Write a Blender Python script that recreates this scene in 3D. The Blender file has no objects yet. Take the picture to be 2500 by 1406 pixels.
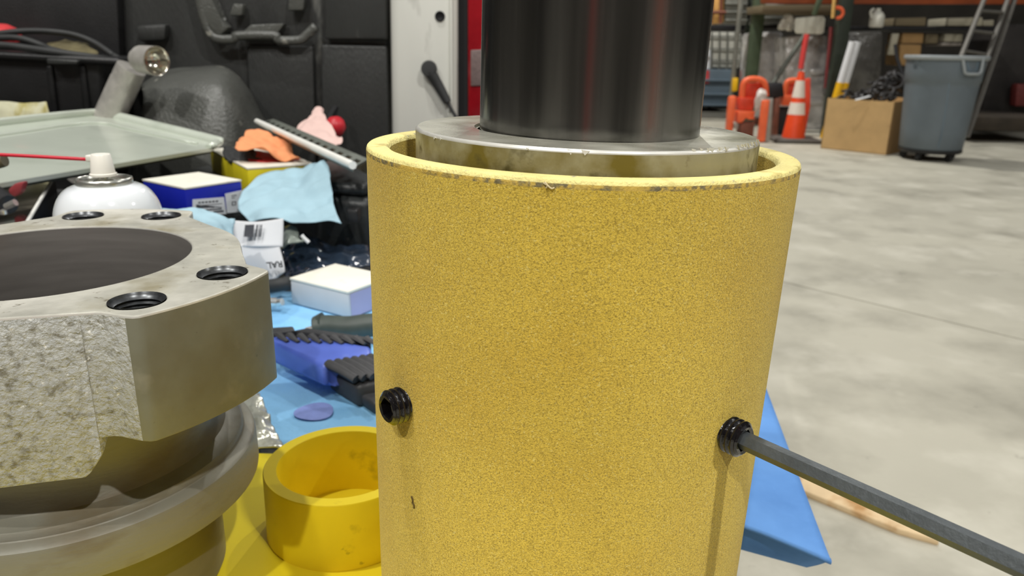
import bpy, bmesh, math, random
from mathutils import Vector, Matrix, noise as mnoise
random.seed(4)
SC = bpy.context.scene
COL = SC.collection
# ------------------------------------------------------------------ camera
F, PITCH, ROLL, HC = 1850.0, math.radians(17.63), math.radians(1.0), 1.0
F0 = Vector((0, math.cos(PITCH), -math.sin(PITCH)))
_r = Vector((1, 0, 0)); _u = Vector((0, math.sin(PITCH), math.cos(PITCH)))
RV = _r*math.cos(ROLL) + _u*math.sin(ROLL)
UV = -_r*math.sin(ROLL) + _u*math.cos(ROLL)
CAM = Vector((0, 0, HC))
cd = bpy.data.cameras.new('camera'); cam = bpy.data.objects.new('camera', cd); COL.objects.link(cam)
cam.matrix_world = Matrix(((RV.x, UV.x, -F0.x, 0), (RV.y, UV.y, -F0.y, 0), (RV.z, UV.z, -F0.z, HC), (0, 0, 0, 1)))
cd.sensor_width = 36; cd.lens = F/2500*36; cd.clip_start = .01; cd.clip_end = 100
cd.dof.use_dof = True; cd.dof.focus_distance = .29; cd.dof.aperture_fstop = 20
SC.camera = cam
# ------------------------------------------------------------------ world, lamps, exposure
w = bpy.data.worlds.new('world'); SC.world = w; w.use_nodes = True
w.node_tree.nodes['Background'].inputs[0].default_value = (.97, .985, 1, 1)
w.node_tree.nodes['Background'].inputs[1].default_value = .27
def lamp(loc, power, size=.14, col=(1, .98, .93)):
    d = bpy.data.lights.new('bay_lamp', 'AREA'); d.shape = 'DISK'; d.size = size; d.energy = power; d.color = col
    o = bpy.data.objects.new('bay_lamp', d); o.location = loc; COL.objects.link(o)
lamp((-1.3, -3.7, 5.95), 185)
lamp((-3.0, -2.4, 5.9), 125)
lamp((2.3, -2.5, 5.7), 190)
lamp((-.95, .35, 6), 105)
lamp((1.6, 4.4, 6), 70)
lamp((1.3, 9.4, 6), 300)
lamp((7.0, 1.4, 6), 140)
SC.view_settings.view_transform = 'Standard'; SC.view_settings.look = 'None'
SC.view_settings.exposure = 0.0; SC.view_settings.gamma = 1.0
# ------------------------------------------------------------------ helpers
def ray(px, py): return F0 + RV*((px-1250)/F) + UV*((703-py)/F)
def Z(px, py, z):
    d = ray(px, py); return CAM + d*((z-HC)/d.z)
def Y(px, py, y):
    d = ray(px, py); return CAM + d*(y/d.y)
def lin(c):
    def f(v):
        v /= 255.0
        return v/12.92 if v <= .04045 else ((v+.055)/1.055)**2.4
    return (f(c[0]), f(c[1]), f(c[2]), 1)
def mat(name, col, rough=.5, metal=0., var=.12, vs=25., bump=0., bs=200., stain=None, stretch=None, alpha=1., spec=.5,
        rvar=0., coat=0., trans=0., bump2=None, sheen=0.):
    """principled material: base colour with noise variation, optional stains [(colour, scale, low, high)], bump grain"""
    m = bpy.data.materials.new(name); m.use_nodes = True
    nt = m.node_tree; N = nt.nodes; L = nt.links; p = N['Principled BSDF']
    tc = N.new('ShaderNodeTexCoord'); vec = tc.outputs['Object']
    if stretch:
        mp = N.new('ShaderNodeMapping'); mp.inputs['Scale'].default_value = stretch; L.new(vec, mp.inputs[0]); vec2 = mp.outputs[0]
    else: vec2 = vec
    c = lin(col)
    def nz(scale, v=None, detail=5, rgh=.55):
        n = N.new('ShaderNodeTexNoise'); n.inputs['Scale'].default_value = scale; n.inputs['Detail'].default_value = detail
        n.inputs['Roughness'].default_value = rgh; L.new(v or vec2, n.inputs['Vector']); return n.outputs['Fac']
    def ramp(fac, a, b, ca, cb):
        r = N.new('ShaderNodeValToRGB'); L.new(fac, r.inputs[0]); e = r.color_ramp.elements
        e[0].position = a; e[1].position = b; e[0].color = ca; e[1].color = cb; return r.outputs[0]
    fac = nz(vs)
    lo = tuple(x*(1-var) for x in c[:3])+(1,); hi = tuple(min(1, x*(1+var)) for x in c[:3])+(1,)
    out = ramp(fac, .3, .7, lo, hi)
    for s in stain or ():
        k = ramp(nz(s[1], vec if len(s) > 4 else None), s[2], s[3], (0, 0, 0, 1), (1, 1, 1, 1))
        mx = N.new('ShaderNodeMix'); mx.data_type = 'RGBA'; L.new(k, mx.inputs['Factor'])
        L.new(out, mx.inputs[6]); mx.inputs[7].default_value = lin(s[0]); out = mx.outputs[2]
    L.new(out, p.inputs['Base Color'])
    p.inputs['Roughness'].default_value = rough; p.inputs['Metallic'].default_value = metal
    p.inputs['Specular IOR Level'].default_value = spec; p.inputs['Coat Weight'].default_value = coat
    p.inputs['Alpha'].default_value = alpha; p.inputs['Transmission Weight'].default_value = trans
    if sheen:
        p.inputs['Sheen Weight'].default_value = sheen; p.inputs['Sheen Roughness'].default_value = .5
    if rvar:
        mr = N.new('ShaderNodeMapRange'); L.new(fac, mr.inputs[0]); mr.inputs[1].default_value = .3; mr.inputs[2].default_value = .7
        mr.inputs[3].default_value = max(.02, rough-rvar); mr.inputs[4].default_value = min(1, rough+rvar); L.new(mr.outputs[0], p.inputs['Roughness'])
    nrm = None
    for b in ([(bump, bs)] if bump else []) + (bump2 or []):
        bn = N.new('ShaderNodeBump'); bn.inputs['Strength'].default_value = 1; bn.inputs['Distance'].default_value = b[0]
        L.new(nz(b[1], detail=3), bn.inputs['Height'])
        if nrm: L.new(nrm, bn.inputs['Normal'])
        nrm = bn.outputs[0]
    if nrm: L.new(nrm, p.inputs['Normal'])
    return m
WORLD = {}                         # world location of each parent
def link(name, me, mats, parent=None, smooth=None, base=None):
    """recentre a mesh at its base, link it as one object, parent it"""
    vs = [v.co for v in me.vertices]
    if base is None:
        xs = [v.x for v in vs]; ys = [v.y for v in vs]; zs = [v.z for v in vs]
        base = Vector(((min(xs)+max(xs))/2, (min(ys)+max(ys))/2, min(zs)))
    base = Vector(base)
    me.transform(Matrix.Translation(-base))
    for m in (mats if isinstance(mats, (list, tuple)) else [mats]): me.materials.append(m)
    o = bpy.data.objects.new(name, me); COL.objects.link(o)
    WORLD[o] = base
    if parent: o.parent = parent; o.location = base - WORLD[parent]
    else: o.location = base
    if smooth is not None:
        for p in me.polygons: p.use_smooth = True
        if smooth < 180: me.set_sharp_from_angle(angle=math.radians(smooth))
    return o
def mesh(name, bm):
    bmesh.ops.recalc_face_normals(bm, faces=bm.faces)
    me = bpy.data.meshes.new(name); bm.to_mesh(me); bm.free(); return me
def tag(o, label, cat, group=None):
    o['label'] = label; o['category'] = cat
    if group: o['group'] = group
    return o
def thing(name, label, cat, loc, group=None):
    o = bpy.data.objects.new(name, None); o.empty_display_size = .05; o.location = loc; COL.objects.link(o); WORLD[o] = Vector(loc)
    return tag(o, label, cat, group)
def struct(o): o['kind'] = 'structure'; return o
def stuff(o): o['kind'] = 'stuff'; return o
# ---- shape builders (all add to a bmesh)
def lathe(bm, prof, c=(0, 0, 0), ax=(0, 0, 1), seg=64, closed=False, rfun=None):
    ax = Vector(ax).normalized(); c = Vector(c)
    e1 = ax.orthogonal().normalized(); e2 = ax.cross(e1)
    rings = []
    for (r, h) in prof:
        if r <= 1e-9: rings.append([bm.verts.new(c+ax*h)]); continue
        rings.append([bm.verts.new(c+ax*h+(e1*math.cos(t)+e2*math.sin(t))*(rfun(r, h, t) if rfun else r))
                      for t in (2*math.pi*k/seg for k in range(seg))])
    pairs = list(zip(rings, rings[1:]))
    if closed: pairs.append((rings[-1], rings[0]))
    for a, b in pairs:
        for k in range(seg):
            k2 = (k+1) % seg
            if len(a) == 1 and len(b) == 1: continue
            if len(a) == 1: bm.faces.new((a[0], b[k], b[k2]))
            elif len(b) == 1: bm.faces.new((a[k], a[k2], b[0]))
            else: bm.faces.new((a[k], a[k2], b[k2], b[k]))
def prism(bm, poly, off, bevel=0, segs=2):
    """polygon of 3-D points extruded by a vector"""
    off = Vector(off)
    a = [bm.verts.new(p) for p in poly]; b = [bm.verts.new(Vector(p)+off) for p in poly]
    n = len(a); fs = [bm.faces.new(a), bm.faces.new(b[::-1])]
    for k in range(n): fs.append(bm.faces.new((a[k], b[k], b[(k+1) % n], a[(k+1) % n])))
    if bevel:
        es = list({e for f in fs for e in f.edges})
        bmesh.ops.bevel(bm, geom=es, offset=bevel, segments=segs, affect='EDGES', profile=.5, clamp_overlap=True)
def box(bm, c, d, rz=0, bevel=0, segs=2):
    M = Matrix.Translation(c) @ Matrix.Rotation(rz, 4, 'Z')
    hx, hy, hz = d[0]/2, d[1]/2, d[2]/2
    prism(bm, [M @ Vector(p) for p in ((-hx, -hy, -hz), (hx, -hy, -hz), (hx, hy, -hz), (-hx, hy, -hz))], (0, 0, d[2]), bevel, segs)
def cr(pts, n):
    """Catmull-Rom through points"""
    P = [Vector(p) for p in pts]
    if len(P) == 2: return [P[0].lerp(P[1], k/n) for k in range(n+1)]
    P = [P[0]*2-P[1]] + P + [P[-1]*2-P[-2]]
    out = []
    for i in range(1, len(P)-2):
        a, b, c, d = P[i-1:i+3]
        for k in range(n):
            t = k/n
            out.append(.5*((2*b)+(c-a)*t+(2*a-5*b+4*c-d)*t*t+(3*b-a-3*c+d)*t**3))
    out.append(P[-2]); return out
def tube(bm, pts, r, seg=10, n=6, r1=None, hexa=False, flat=None):
    path = cr(pts, n); prev = None; m = len(path)
    T0 = (path[1]-path[0]).normalized()
    e1 = T0.cross(Vector((0, 0, 1)))
    e1 = e1.normalized() if e1.length > 1e-4 else T0.orthogonal().normalized()
    first = None
    for i, p in enumerate(path):
        T = (path[min(i+1, m-1)]-path[max(i-1, 0)]).normalized()
        e1 = (e1-T*e1.dot(T)).normalized(); e2 = T.cross(e1)
        rr = r+(r1-r)*i/(m-1) if r1 is not None else r
        ring = [bm.verts.new(p+e1*math.cos(2*math.pi*k/seg)*rr+e2*math.sin(2*math.pi*k/seg)*rr*(flat or 1)) for k in range(seg)]
        if prev:
            for k in range(seg): bm.faces.new((prev[k], prev[(k+1) % seg], ring[(k+1) % seg], ring[k]))
        else: first = ring
        prev = ring
    bm.faces.new(first[::-1]); bm.faces.new(prev)
def sheet(name, rows, m, parent=None, th=.001, n=8, wr=0., ws=20., seed=0, smooth=180):
    """cloth / paper / moulded skin: control rows -> smooth grid with wrinkles and real thickness"""
    R = [cr(r, n) for r in rows]
    cols = [cr([r[k] for r in R], n) for k in range(len(R[0]))]
    nu, nv = len(cols), len(cols[0])
    G = [[cols[i][j].copy() for j in range(nv)] for i in range(nu)]
    nor = [[None]*nv for _ in range(nu)]
    for i in range(nu):
        for j in range(nv):
            a = G[min(i+1, nu-1)][j]-G[max(i-1, 0)][j]; b = G[i][min(j+1, nv-1)]-G[i][max(j-1, 0)]
            q = a.cross(b); nor[i][j] = q.normalized() if q.length > 1e-12 else Vector((0, 0, 1))
    c0 = nor[nu//2][nv//2]
    sgn = 1 if c0.dot(CAM-G[nu//2][nv//2]) > 0 else -1
    bm = bmesh.new(); A = []; B = []
    for i in range(nu):
        ra = []; rb = []
        for j in range(nv):
            p = G[i][j]; d = 0
            if wr:
                q = p*ws+Vector((seed*7.3, seed*3.1, seed))
                d = wr*(mnoise.noise(q)+.5*mnoise.noise(q*2.3)+(abs(mnoise.noise(q*1.4+Vector((5, 5, 5))))-.3))
            v = p+nor[i][j]*sgn*d
            ra.append(bm.verts.new(v)); rb.append(bm.verts.new(v-nor[i][j]*sgn*th))
        A.append(ra); B.append(rb)
    for i in range(nu-1):
        for j in range(nv-1):
            bm.faces.new((A[i][j], A[i+1][j], A[i+1][j+1], A[i][j+1])); bm.faces.new((B[i][j], B[i][j+1], B[i+1][j+1], B[i+1][j]))
    for i in range(nu-1):
        for j in (0, nv-1): bm.faces.new((A[i][j], A[i+1][j], B[i+1][j], B[i][j]))
    for j in range(nv-1):
        for i in (0, nu-1): bm.faces.new((A[i][j], A[i][j+1], B[i][j+1], B[i][j]))
    return link(name, mesh(name, bm), m, parent, smooth)
def P(pts, y): return [Y(a, b, y) for a, b in pts]
def P3(pts): return [Y(*p) for p in pts]
def slab(name, poly, y, th, m, parent=None, bevel=0, smooth=35):
    bm = bmesh.new(); prism(bm, P(poly, y), (0, th, 0), bevel)
    return link(name, mesh(name, bm), m, parent, smooth)
def one(name, m, parent, fn, smooth=35):
    bm = bmesh.new(); fn(bm); return link(name, mesh(name, bm), m, parent, smooth)
def ground_box(Lp, Fp, Rp, z):
    f = Z(*Fp, z); l = Z(*Lp, z); r = Z(*Rp, z); a = l-f; b = r-f
    b2 = b-a*(b.dot(a)/a.dot(a)); b2 = b2.normalized()*b.length
    return [f, f+a, f+a+b2, f+b2]
def text_mesh(body, size):
    c = bpy.data.curves.new('lettering', 'FONT'); c.body = body; c.size = size; c.extrude = size*.012; c.offset = size*.022
    o = bpy.data.objects.new('lettering', c); COL.objects.link(o)
    dg = bpy.context.evaluated_depsgraph_get(); dg.update()
    me = bpy.data.meshes.new_from_object(o.evaluated_get(dg)); bpy.data.objects.remove(o); me.materials.clear(); return me
def lettering(body, size, org, xd, yd, m, parent, name='lettering', slant=0):
    me = text_mesh(body, size); xd = Vector(xd).normalized(); yd = Vector(yd); yd = (yd-xd*yd.dot(xd)).normalized(); zd = xd.cross(yd)
    me.transform(Matrix(((xd.x, yd.x, zd.x, org[0]), (xd.y, yd.y, zd.y, org[1]), (xd.z, yd.z, zd.z, org[2]), (0, 0, 0, 1))))
    return link(name, me, m, parent)

# ------------------------------------------------------------------ materials
M_conc = mat('concrete', (186, 182, 166), .72, var=.1, vs=1.1, stain=[((150, 146, 132), 2.2, .46, .72), ((204, 200, 185), 3.2, .52, .76), ((140, 136, 124), 11, .68, .78)], bump=.0012, bs=60)
M_joint = mat('joint', (95, 90, 80), .9)
M_dark = mat('dark_wall', (60, 56, 50), .9, var=.3, vs=1.5)
M_black = mat('black_plastic', (29, 29, 30), .45, var=.25, vs=18, bump=.0006, bs=300)
M_liner = mat('bed_liner', (54, 55, 54), .42, var=.25, vs=6, stretch=(1, 1, .25), bump=.0012, bs=350, stain=[((150, 150, 144), 11, .62, .78), ((24, 25, 25), 5, .6, .75)])
M_arch = mat('arch_liner', (86, 87, 83), .33, var=.2, vs=8, bump=.0015, bs=180, stain=[((170, 168, 158), 26, .66, .74)], rvar=.1)
M_rubber = mat('rubber', (45, 46, 46), .6, var=.2)
M_white = mat('white_paint', (222, 222, 214), .35, var=.05, vs=8, stretch=(1, 1, .3), stain=[((165, 164, 156), 16, .6, .72)])
M_red = mat('red_lens', (150, 22, 32), .12, var=.15, coat=.4)
M_reflector = mat('reflector', (120, 104, 102), .35, var=.2, vs=150)
M_gate = mat('tailgate_liner', (70, 70, 70), .6, var=.2)
M_yplate = mat('yellow_plate', (240, 218, 40), .42, var=.05, vs=9, stain=[((196, 170, 20), 14, .62, .8)])
M_tube = None
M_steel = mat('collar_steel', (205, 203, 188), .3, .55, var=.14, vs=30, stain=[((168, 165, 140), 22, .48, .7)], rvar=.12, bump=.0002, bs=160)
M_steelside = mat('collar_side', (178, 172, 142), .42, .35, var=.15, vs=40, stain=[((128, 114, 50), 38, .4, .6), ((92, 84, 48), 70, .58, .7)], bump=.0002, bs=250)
M_rod = mat('polished_rod', (140, 139, 137), .2, .95, var=.28, vs=60, stretch=(1, 1, .03), rvar=.1, stain=[((96, 96, 94), 45, .45, .7)])  # vertical streaks in the base colour stand in for reflections of the surroundings
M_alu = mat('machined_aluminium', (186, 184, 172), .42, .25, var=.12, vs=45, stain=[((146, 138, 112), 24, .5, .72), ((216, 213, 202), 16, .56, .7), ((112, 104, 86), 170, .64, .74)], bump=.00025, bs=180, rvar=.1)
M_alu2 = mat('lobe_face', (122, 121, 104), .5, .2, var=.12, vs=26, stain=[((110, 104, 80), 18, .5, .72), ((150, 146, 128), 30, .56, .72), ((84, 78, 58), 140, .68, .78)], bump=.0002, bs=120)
M_alu3 = mat('turned_aluminium', (132, 130, 118), .5, .2, var=.1, vs=14, stretch=(1, 1, 3), stain=[((116, 106, 86), 20, .52, .72)], bump=.0002, bs=120, rvar=.08)
M_bore = mat('honed_bore', (120, 116, 112), .4, .35, var=.1, vs=40, stretch=(.4, .4, 4), rvar=.08)
M_cast = mat('rough_casting', (176, 177, 173), .6, .1, var=.14, vs=300, bump=.0009, bs=620, bump2=[(.0013, 280)], stain=[((122, 119, 106), 220, .54, .7), ((226, 224, 216), 420, .64, .74)])
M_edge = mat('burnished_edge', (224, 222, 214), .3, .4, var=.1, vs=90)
M_thread = mat('thread_steel', (84, 86, 88), .3, .7, var=.3, vs=300)
M_black_oil = mat('oiled_black_steel', (26, 24, 26), .18, .3, var=.3, vs=300, bump=.0004, bs=420, coat=.5)
M_hex = mat('black_oxide', (98, 103, 105), .38, .55, var=.2, vs=40, bump=.00015, bs=400, stretch=(1, 1, 1))
M_ring = mat('yellow_poly', (240, 214, 34), .4, var=.06, vs=20, stain=[((150, 128, 24), 30, .62, .8), ((90, 76, 24), 60, .7, .78)])
M_pad = mat('blue_pad', (146, 202, 244), .9, var=.1, vs=14, bump=.0012, bs=160, spec=.1, stain=[((122, 182, 230), 7, .5, .7)])
M_pad2 = mat('blue_pad_far', (98, 144, 204), .85, var=.1, vs=12, spec=.1, bump=.0005, bs=120, stain=[((80, 124, 184), 9, .52, .75)])
M_rag = mat('light_blue_cloth', (164, 194, 207), .95, var=.07, vs=22, bump=.0006, bs=420, spec=.05)
M_orange = mat('orange_cloth', (236, 158, 112), .95, var=.08, vs=20, bump=.0008, bs=300, spec=.05)
M_pink = mat('pink_white_cloth', (232, 200, 192), .95, var=.06, vs=24, bump=.0008, bs=300, spec=.05, stain=[((238, 160, 128), 18, .66, .76)])
M_redcloth = mat('red_vinyl', (190, 30, 42), .5, var=.15, vs=20)
M_paper = mat('white_paper', (208, 210, 214), .7, var=.04, vs=20)
M_card = mat('white_card', (236, 232, 218), .65, var=.05, vs=20, stain=[((200, 194, 180), 25, .62, .8)])
M_cardside = mat('grey_card', (196, 200, 204), .65, var=.06, vs=20)
M_lilac = mat('lilac_card', (178, 172, 204), .65, var=.06)
M_blue = mat('blue_card', (20, 34, 160), .4, var=.1, vs=12)
M_yellow = mat('yellow_card', (212, 196, 24), .5, var=.1, vs=20)
M_ink = mat('print', (60, 62, 68), .8)
M_black2 = mat('ink', (20, 20, 22), .8)
M_tray = mat('green_tray', (204, 211, 198), .22, .15, var=.06, vs=8, coat=.3, stain=[((170, 180, 164), 7, .55, .8)])
M_traybot = mat('tray_underside', (70, 74, 66), .5, .2)
M_can = mat('white_enamel', (232, 236, 240), .12, var=.02, coat=.6)
M_canrim = mat('tinplate', (190, 190, 182), .25, .8, var=.1)
M_nozzle = mat('white_plastic', (240, 236, 226), .35, var=.03)
M_straw = mat('red_straw', (200, 24, 50), .3, var=.05)
M_alloy = mat('grey_alloy', (182, 178, 172), .4, .4, var=.16, vs=60, bump=.0004, bs=240, stain=[((140, 132, 128), 40, .6, .75)])
M_chrome = mat('reflector_cup', (205, 200, 186), .14, .9, var=.05)
M_strut = mat('galvanised_strut', (118, 122, 114), .5, .4, var=.15, vs=30)
M_strutlip = mat('bright_edge', (244, 243, 236), .4, .0, var=.05)
M_case = mat('case_plastic', (44, 46, 46), .4, var=.3, vs=14, bump=.0008, bs=140, stain=[((96, 94, 88), 30, .68, .76)])
M_glossdark = mat('smoked_lid', (82, 78, 70), .12, var=.45, vs=9, coat=.7, stain=[((34, 30, 30), 7, .5, .6)])
M_navy = mat('navy_case', (22, 26, 34), .3, var=.2)
M_brushblue = mat('blue_plastic', (84, 106, 196), .4, var=.12, vs=30, stain=[((122, 140, 212), 26, .58, .8)])
M_bristle = mat('black_bristle', (48, 48, 50), .55, var=.25, vs=60)
M_olive = mat('olive_tool', (66, 74, 68), .5, var=.3, vs=30)
M_foil = mat('clear_pouch', (186, 186, 172), .18, .35, var=.3, vs=30, bump=.002, bs=70)
M_brown = mat('brown_cloth', (104, 96, 68), .9, var=.35, vs=40)
M_stainpaper = mat('stained_paper', (204, 202, 172), .8, var=.1, vs=30, stretch=(1, 1, .3), stain=[((176, 166, 104), 30, .52, .7), ((120, 112, 92), 60, .66, .76)])
# background
M_bin = mat('grey_bin_plastic', (100, 110, 117), .5, var=.08, vs=5)
M_binrim = mat('bin_rim', (150, 156, 158), .4, var=.05)
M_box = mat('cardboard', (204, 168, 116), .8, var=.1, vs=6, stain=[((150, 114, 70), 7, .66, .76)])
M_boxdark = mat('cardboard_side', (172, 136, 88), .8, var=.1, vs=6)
M_cone = mat('cone_orange', (255, 84, 40), .4, var=.06, vs=6)
M_coneband = mat('cone_white', (240, 228, 214), .5, var=.05)
M_conebase = mat('cone_base', (92, 88, 82), .8, var=.1)
M_or = mat('orange_steel', (250, 108, 62), .45, var=.12, vs=8)
M_or2 = mat('dark_orange_steel', (220, 66, 36), .5, var=.2, vs=10)
M_brownsteel = mat('rusty_steel', (120, 70, 52), .6, var=.25, vs=10)
M_greysteel = mat('grey_steel', (160, 152, 144), .4, .3, var=.12, vs=10)
M_green = mat('green_rack', (72, 86, 64), .5, var=.2, vs=6)
M_green2 = mat('dark_green_rack', (46, 54, 44), .5, var=.2, vs=6)
M_beam = mat('orange_beam', (150, 72, 34), .5, var=.25, vs=3)
M_blackbeam = mat('black_beam', (26, 26, 30), .5)
M_tank = mat('tank_white', (214, 212, 200), .35, var=.08, vs=4)
M_amber = mat('tank_amber', (236, 184, 110), .35, var=.12, vs=5)
M_cage = mat('cage_steel', (140, 140, 132), .4, .4)
M_cont = mat('blue_grey_container', (104, 120, 132), .5, var=.1, vs=4)
M_label = mat('label_white', (226, 228, 230), .6, var=.04)
M_labelred = mat('label_red', (206, 80, 82), .6, var=.1)
M_yguard = mat('yellow_guard', (240, 186, 20), .45, var=.05)
M_wrap = mat('stretch_film', (224, 221, 218), .18, .1, var=.22, vs=7, coat=.6, bump=.02, bs=9, stain=[((172, 170, 168), 5, .54, .68), ((190, 130, 130), 4, .66, .74)])
M_wrap2 = mat('dark_stretch_film', (88, 86, 82), .25, .1, var=.3, vs=6, coat=.4, bump=.02, bs=9)
M_sign = mat('sign_white', (222, 222, 206), .5, var=.03)
M_pole = mat('grey_pole', (104, 108, 100), .5, .2)
M_redpole = mat('red_pole', (214, 62, 58), .4, var=.06)
M_silver = mat('silver', (235, 232, 225), .15, .8)
M_rope = mat('rope', (214, 170, 96), .8)
M_jug = mat('jug', (206, 204, 192), .4, var=.06)
M_lumber = mat('lumber', (120, 108, 84), .8, var=.2, vs=4, stretch=(.3, 1, 3))
M_lumber2 = mat('pale_lumber', (176, 170, 150), .7, var=.15, vs=4, stretch=(.3, 1, 3))
M_ladder = mat('ladder', (92, 89, 83), .5, .3, var=.1)
M_wood = mat('stake_wood', (216, 190, 150), .8, var=.12, vs=12, stretch=(1, 1, 1), stain=[((176, 132, 80), 9, .52, .66)])
M_cable = mat('cable', (52, 50, 50), .5, var=.3)

# ------------------------------------------------------------------ room shell
ja, jb = Z(1920, 690, 0), Z(2500, 830, 0)
jd = (jb-ja).normalized(); jn = Vector((-jd.y, jd.x, 0)); 
if jn.y < 0: jn = -jn
floor = one('floor', M_joint, None, lambda bm: prism(bm, [(-9, -5, -.2), (15, -5, -.2), (15, 18, -.2), (-9, 18, -.2)], (0, 0, .188)))
struct(floor)
def half(sign):
    # clip the floor rectangle by the saw-cut line
    bm = bmesh.new(); prism(bm, [(-9, -5, -.012), (15, -5, -.012), (15, 18, -.012), (-9, 18, -.012)], (0, 0, .012))
    bmesh.ops.bisect_plane(bm, geom=bm.verts[:]+bm.edges[:]+bm.faces[:], plane_co=ja+jn*sign*.004, plane_no=jn*sign, clear_inner=True)
    bmesh.ops.holes_fill(bm, edges=[e for e in bm.edges if e.is_boundary])
    return mesh('slab', bm)
for s in (1, -1): link('slab', half(s), M_conc, floor, base=(0, 0, 0))
struct(one('wall_back', M_dark, None, lambda bm: box(bm, (3, 17.6, 3.4), (24, .2, 6.8))))
struct(one('wall_front', M_dark, None, lambda bm: box(bm, (3, -4.6, 3.4), (24, .2, 6.8))))
struct(one('wall_left', M_dark, None, lambda bm: box(bm, (-8.7, 6.5, 3.4), (.2, 22, 6.8))))
struct(one('wall_right', M_dark, None, lambda bm: box(bm, (14.7, 6.5, 3.4), (.2, 22, 6.8))))
# unseen columns added behind the viewer, only to reflect as streaks in the rod
struct(one('reflection_column', mat('column_orange', (226, 92, 44), .5), None, lambda bm: box(bm, (3.0, -1.55, 1.1), (.22, .16, 2.2), .5, .01)))
struct(one('reflection_column', mat('column_red', (150, 46, 40), .5), None, lambda bm: box(bm, (-.5, -3.6, 1.6), (.35, .2, 3.2), 0, .01)))

# ------------------------------------------------------------------ truck bed
BZ = .695; WY = 1.75
truck = thing('pickup_truck', 'truck with black-lined bed, white rear pillar and red tail light, tailgate lowered', 'truck', (-.6, 1.2, 0))
xp = Y(948, 200, WY).x                       # where the liner ends and the pillar starts
one('bed_floor', M_gate, truck, lambda bm: prism(bm, [(-2.1, .08, BZ-.06), (xp+.2, .08, BZ-.06), (xp+.2, WY+.1, BZ-.06), (-2.1, WY+.1, BZ-.06)], (0, 0, .06)))
tg = one('tailgate', M_gate, truck, lambda bm: prism(bm, [(xp+.205, .08, BZ-.06), (.10, .1, BZ-.06), (.118, .42, BZ-.06), (.44, WY, BZ-.06), (xp+.205, WY, BZ-.06)], (0, 0, .06), .004))
wall = one('liner_wall', M_liner, truck, lambda bm: box(bm, ((-2.1+xp)/2, WY+.05, 1.0), (xp+2.1, .1, .9), 0, .01))
def wslab(name, poly, y0, th, m, bev=.004): return slab(name, poly, y0, th, m, wall, bev)
wslab('liner_panel', [(782, 108), (944, 112), (952, 420), (790, 420)], WY-.022, .024, M_liner, .006)
wslab('liner_panel', [(600, 110), (764, 112), (772, 420), (620, 420)], WY-.016, .02, M_liner, .006)
wslab('liner_panel', [(790, -90), (940, -90), (943, 96), (792, 96)], WY-.03, .032, M_liner, .006)
# moulded pocket lip
def lip(bm): tube(bm, P([(472, -60), (488, 10), (500, 55), (515, 84), (535, 95), (572, 95), (580, 87), (670, 87), (680, 98), (730, 98), (748, 86), (771, 64)], WY-.035), .0075, 8, 4, flat=1.3)
one('pocket_lip', M_arch, wall, lip, 180)
wslab('pocket_ledge', [(612, 60), (694, 57), (672, 88), (580, 88)], WY-.035, .03, M_arch, .003)
wslab('pocket_ledge', [(452, -60), (500, -60), (530, 48), (560, 66), (535, 90), (515, 82), (497, 42)], WY-.04, .035, M_arch, .008)
wslab('pocket_tab', [(569, 8), (594, 10), (590, 38), (558, 38)], WY-.03, .025, M_arch)
wslab('pocket_tab', [(706, -30), (746, -30), (740, 25), (702, 25)], WY-.03, .025, M_arch)
wslab('pocket_tab', [(330, 62), (405, 58), (402, 98), (335, 102)], WY-.03, .03, M_liner, .008)
slab('headboard_panel', [(-700, -200), (277, -200), (292, 150), (300, 420), (-700, 420)], WY-.03, .04, M_black, truck, .006)
sheet('wheel_arch', [P3([(330, 215, WY), (400, 172, WY), (480, 163, WY), (548, 163, WY), (603, 210, WY), (645, 285, WY), (690, 345, WY)]),
                     P3([(340, 205, 1.64), (403, 178, 1.64), (480, 168, 1.64), (550, 168, 1.64), (596, 210, 1.64), (634, 290, 1.64), (672, 350, 1.64)]),
                     P3([(350, 232, 1.55), (402, 208, 1.55), (480, 200, 1.54), (544, 206, 1.54), (583, 246, 1.55), (616, 312, 1.56), (655, 370, 1.57)]),
                     P3([(345, 285, 1.52), (400, 280, 1.51), (480, 280, 1.50), (538, 290, 1.5), (573, 318, 1.51), (602, 365, 1.53), (640, 405, 1.54)]),
                     P3([(330, 360, 1.5), (400, 365, 1.49), (480, 372, 1.48), (540, 385, 1.48), (575, 405, 1.49), (605, 428, 1.51), (640, 450, 1.52)]),
                     P3([(320, 500, 1.49), (400, 500, 1.48), (480, 500, 1.47), (540, 500, 1.47), (580, 500, 1.48), (610, 500, 1.5), (645, 500, 1.51)])], M_arch, truck, .01, 6)
pil = slab('rear_pillar', [(947, -160), (1116, -160), (1116, 470), (956, 470)], WY-.05, .18, M_white, truck, .022, 60)
slab('pillar_crease', [(1098, -160), (1104, -160), (1106, 470), (1100, 470)], WY-.056, .02, M_white, pil, .002)
one('drain_hole', M_black2, pil, lambda bm: lathe(bm, [(0, 0), (.006, 0), (.009, -.003), (.011, .001), (.0095, .003), (.0, .003)], Y(1074, 40, WY-.051), (0, 1, 0), 24, rfun=lambda r, h, t: r), 60)
slab('pillar_gap', [(1114, -160), (1142, -160), (1144, 470), (1116, 470)], WY-.02, .14, M_black2, truck)
tl = slab('tail_light', [(1141, -160), (1230, -160), (1230, 300), (1142, 300)], WY-.03, .12, M_red, truck, .006)
slab('reflector', [(1149, 122), (1215, 120), (1215, 208), (1149, 210)], WY-.034, .01, M_reflector, tl, .002)
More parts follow.
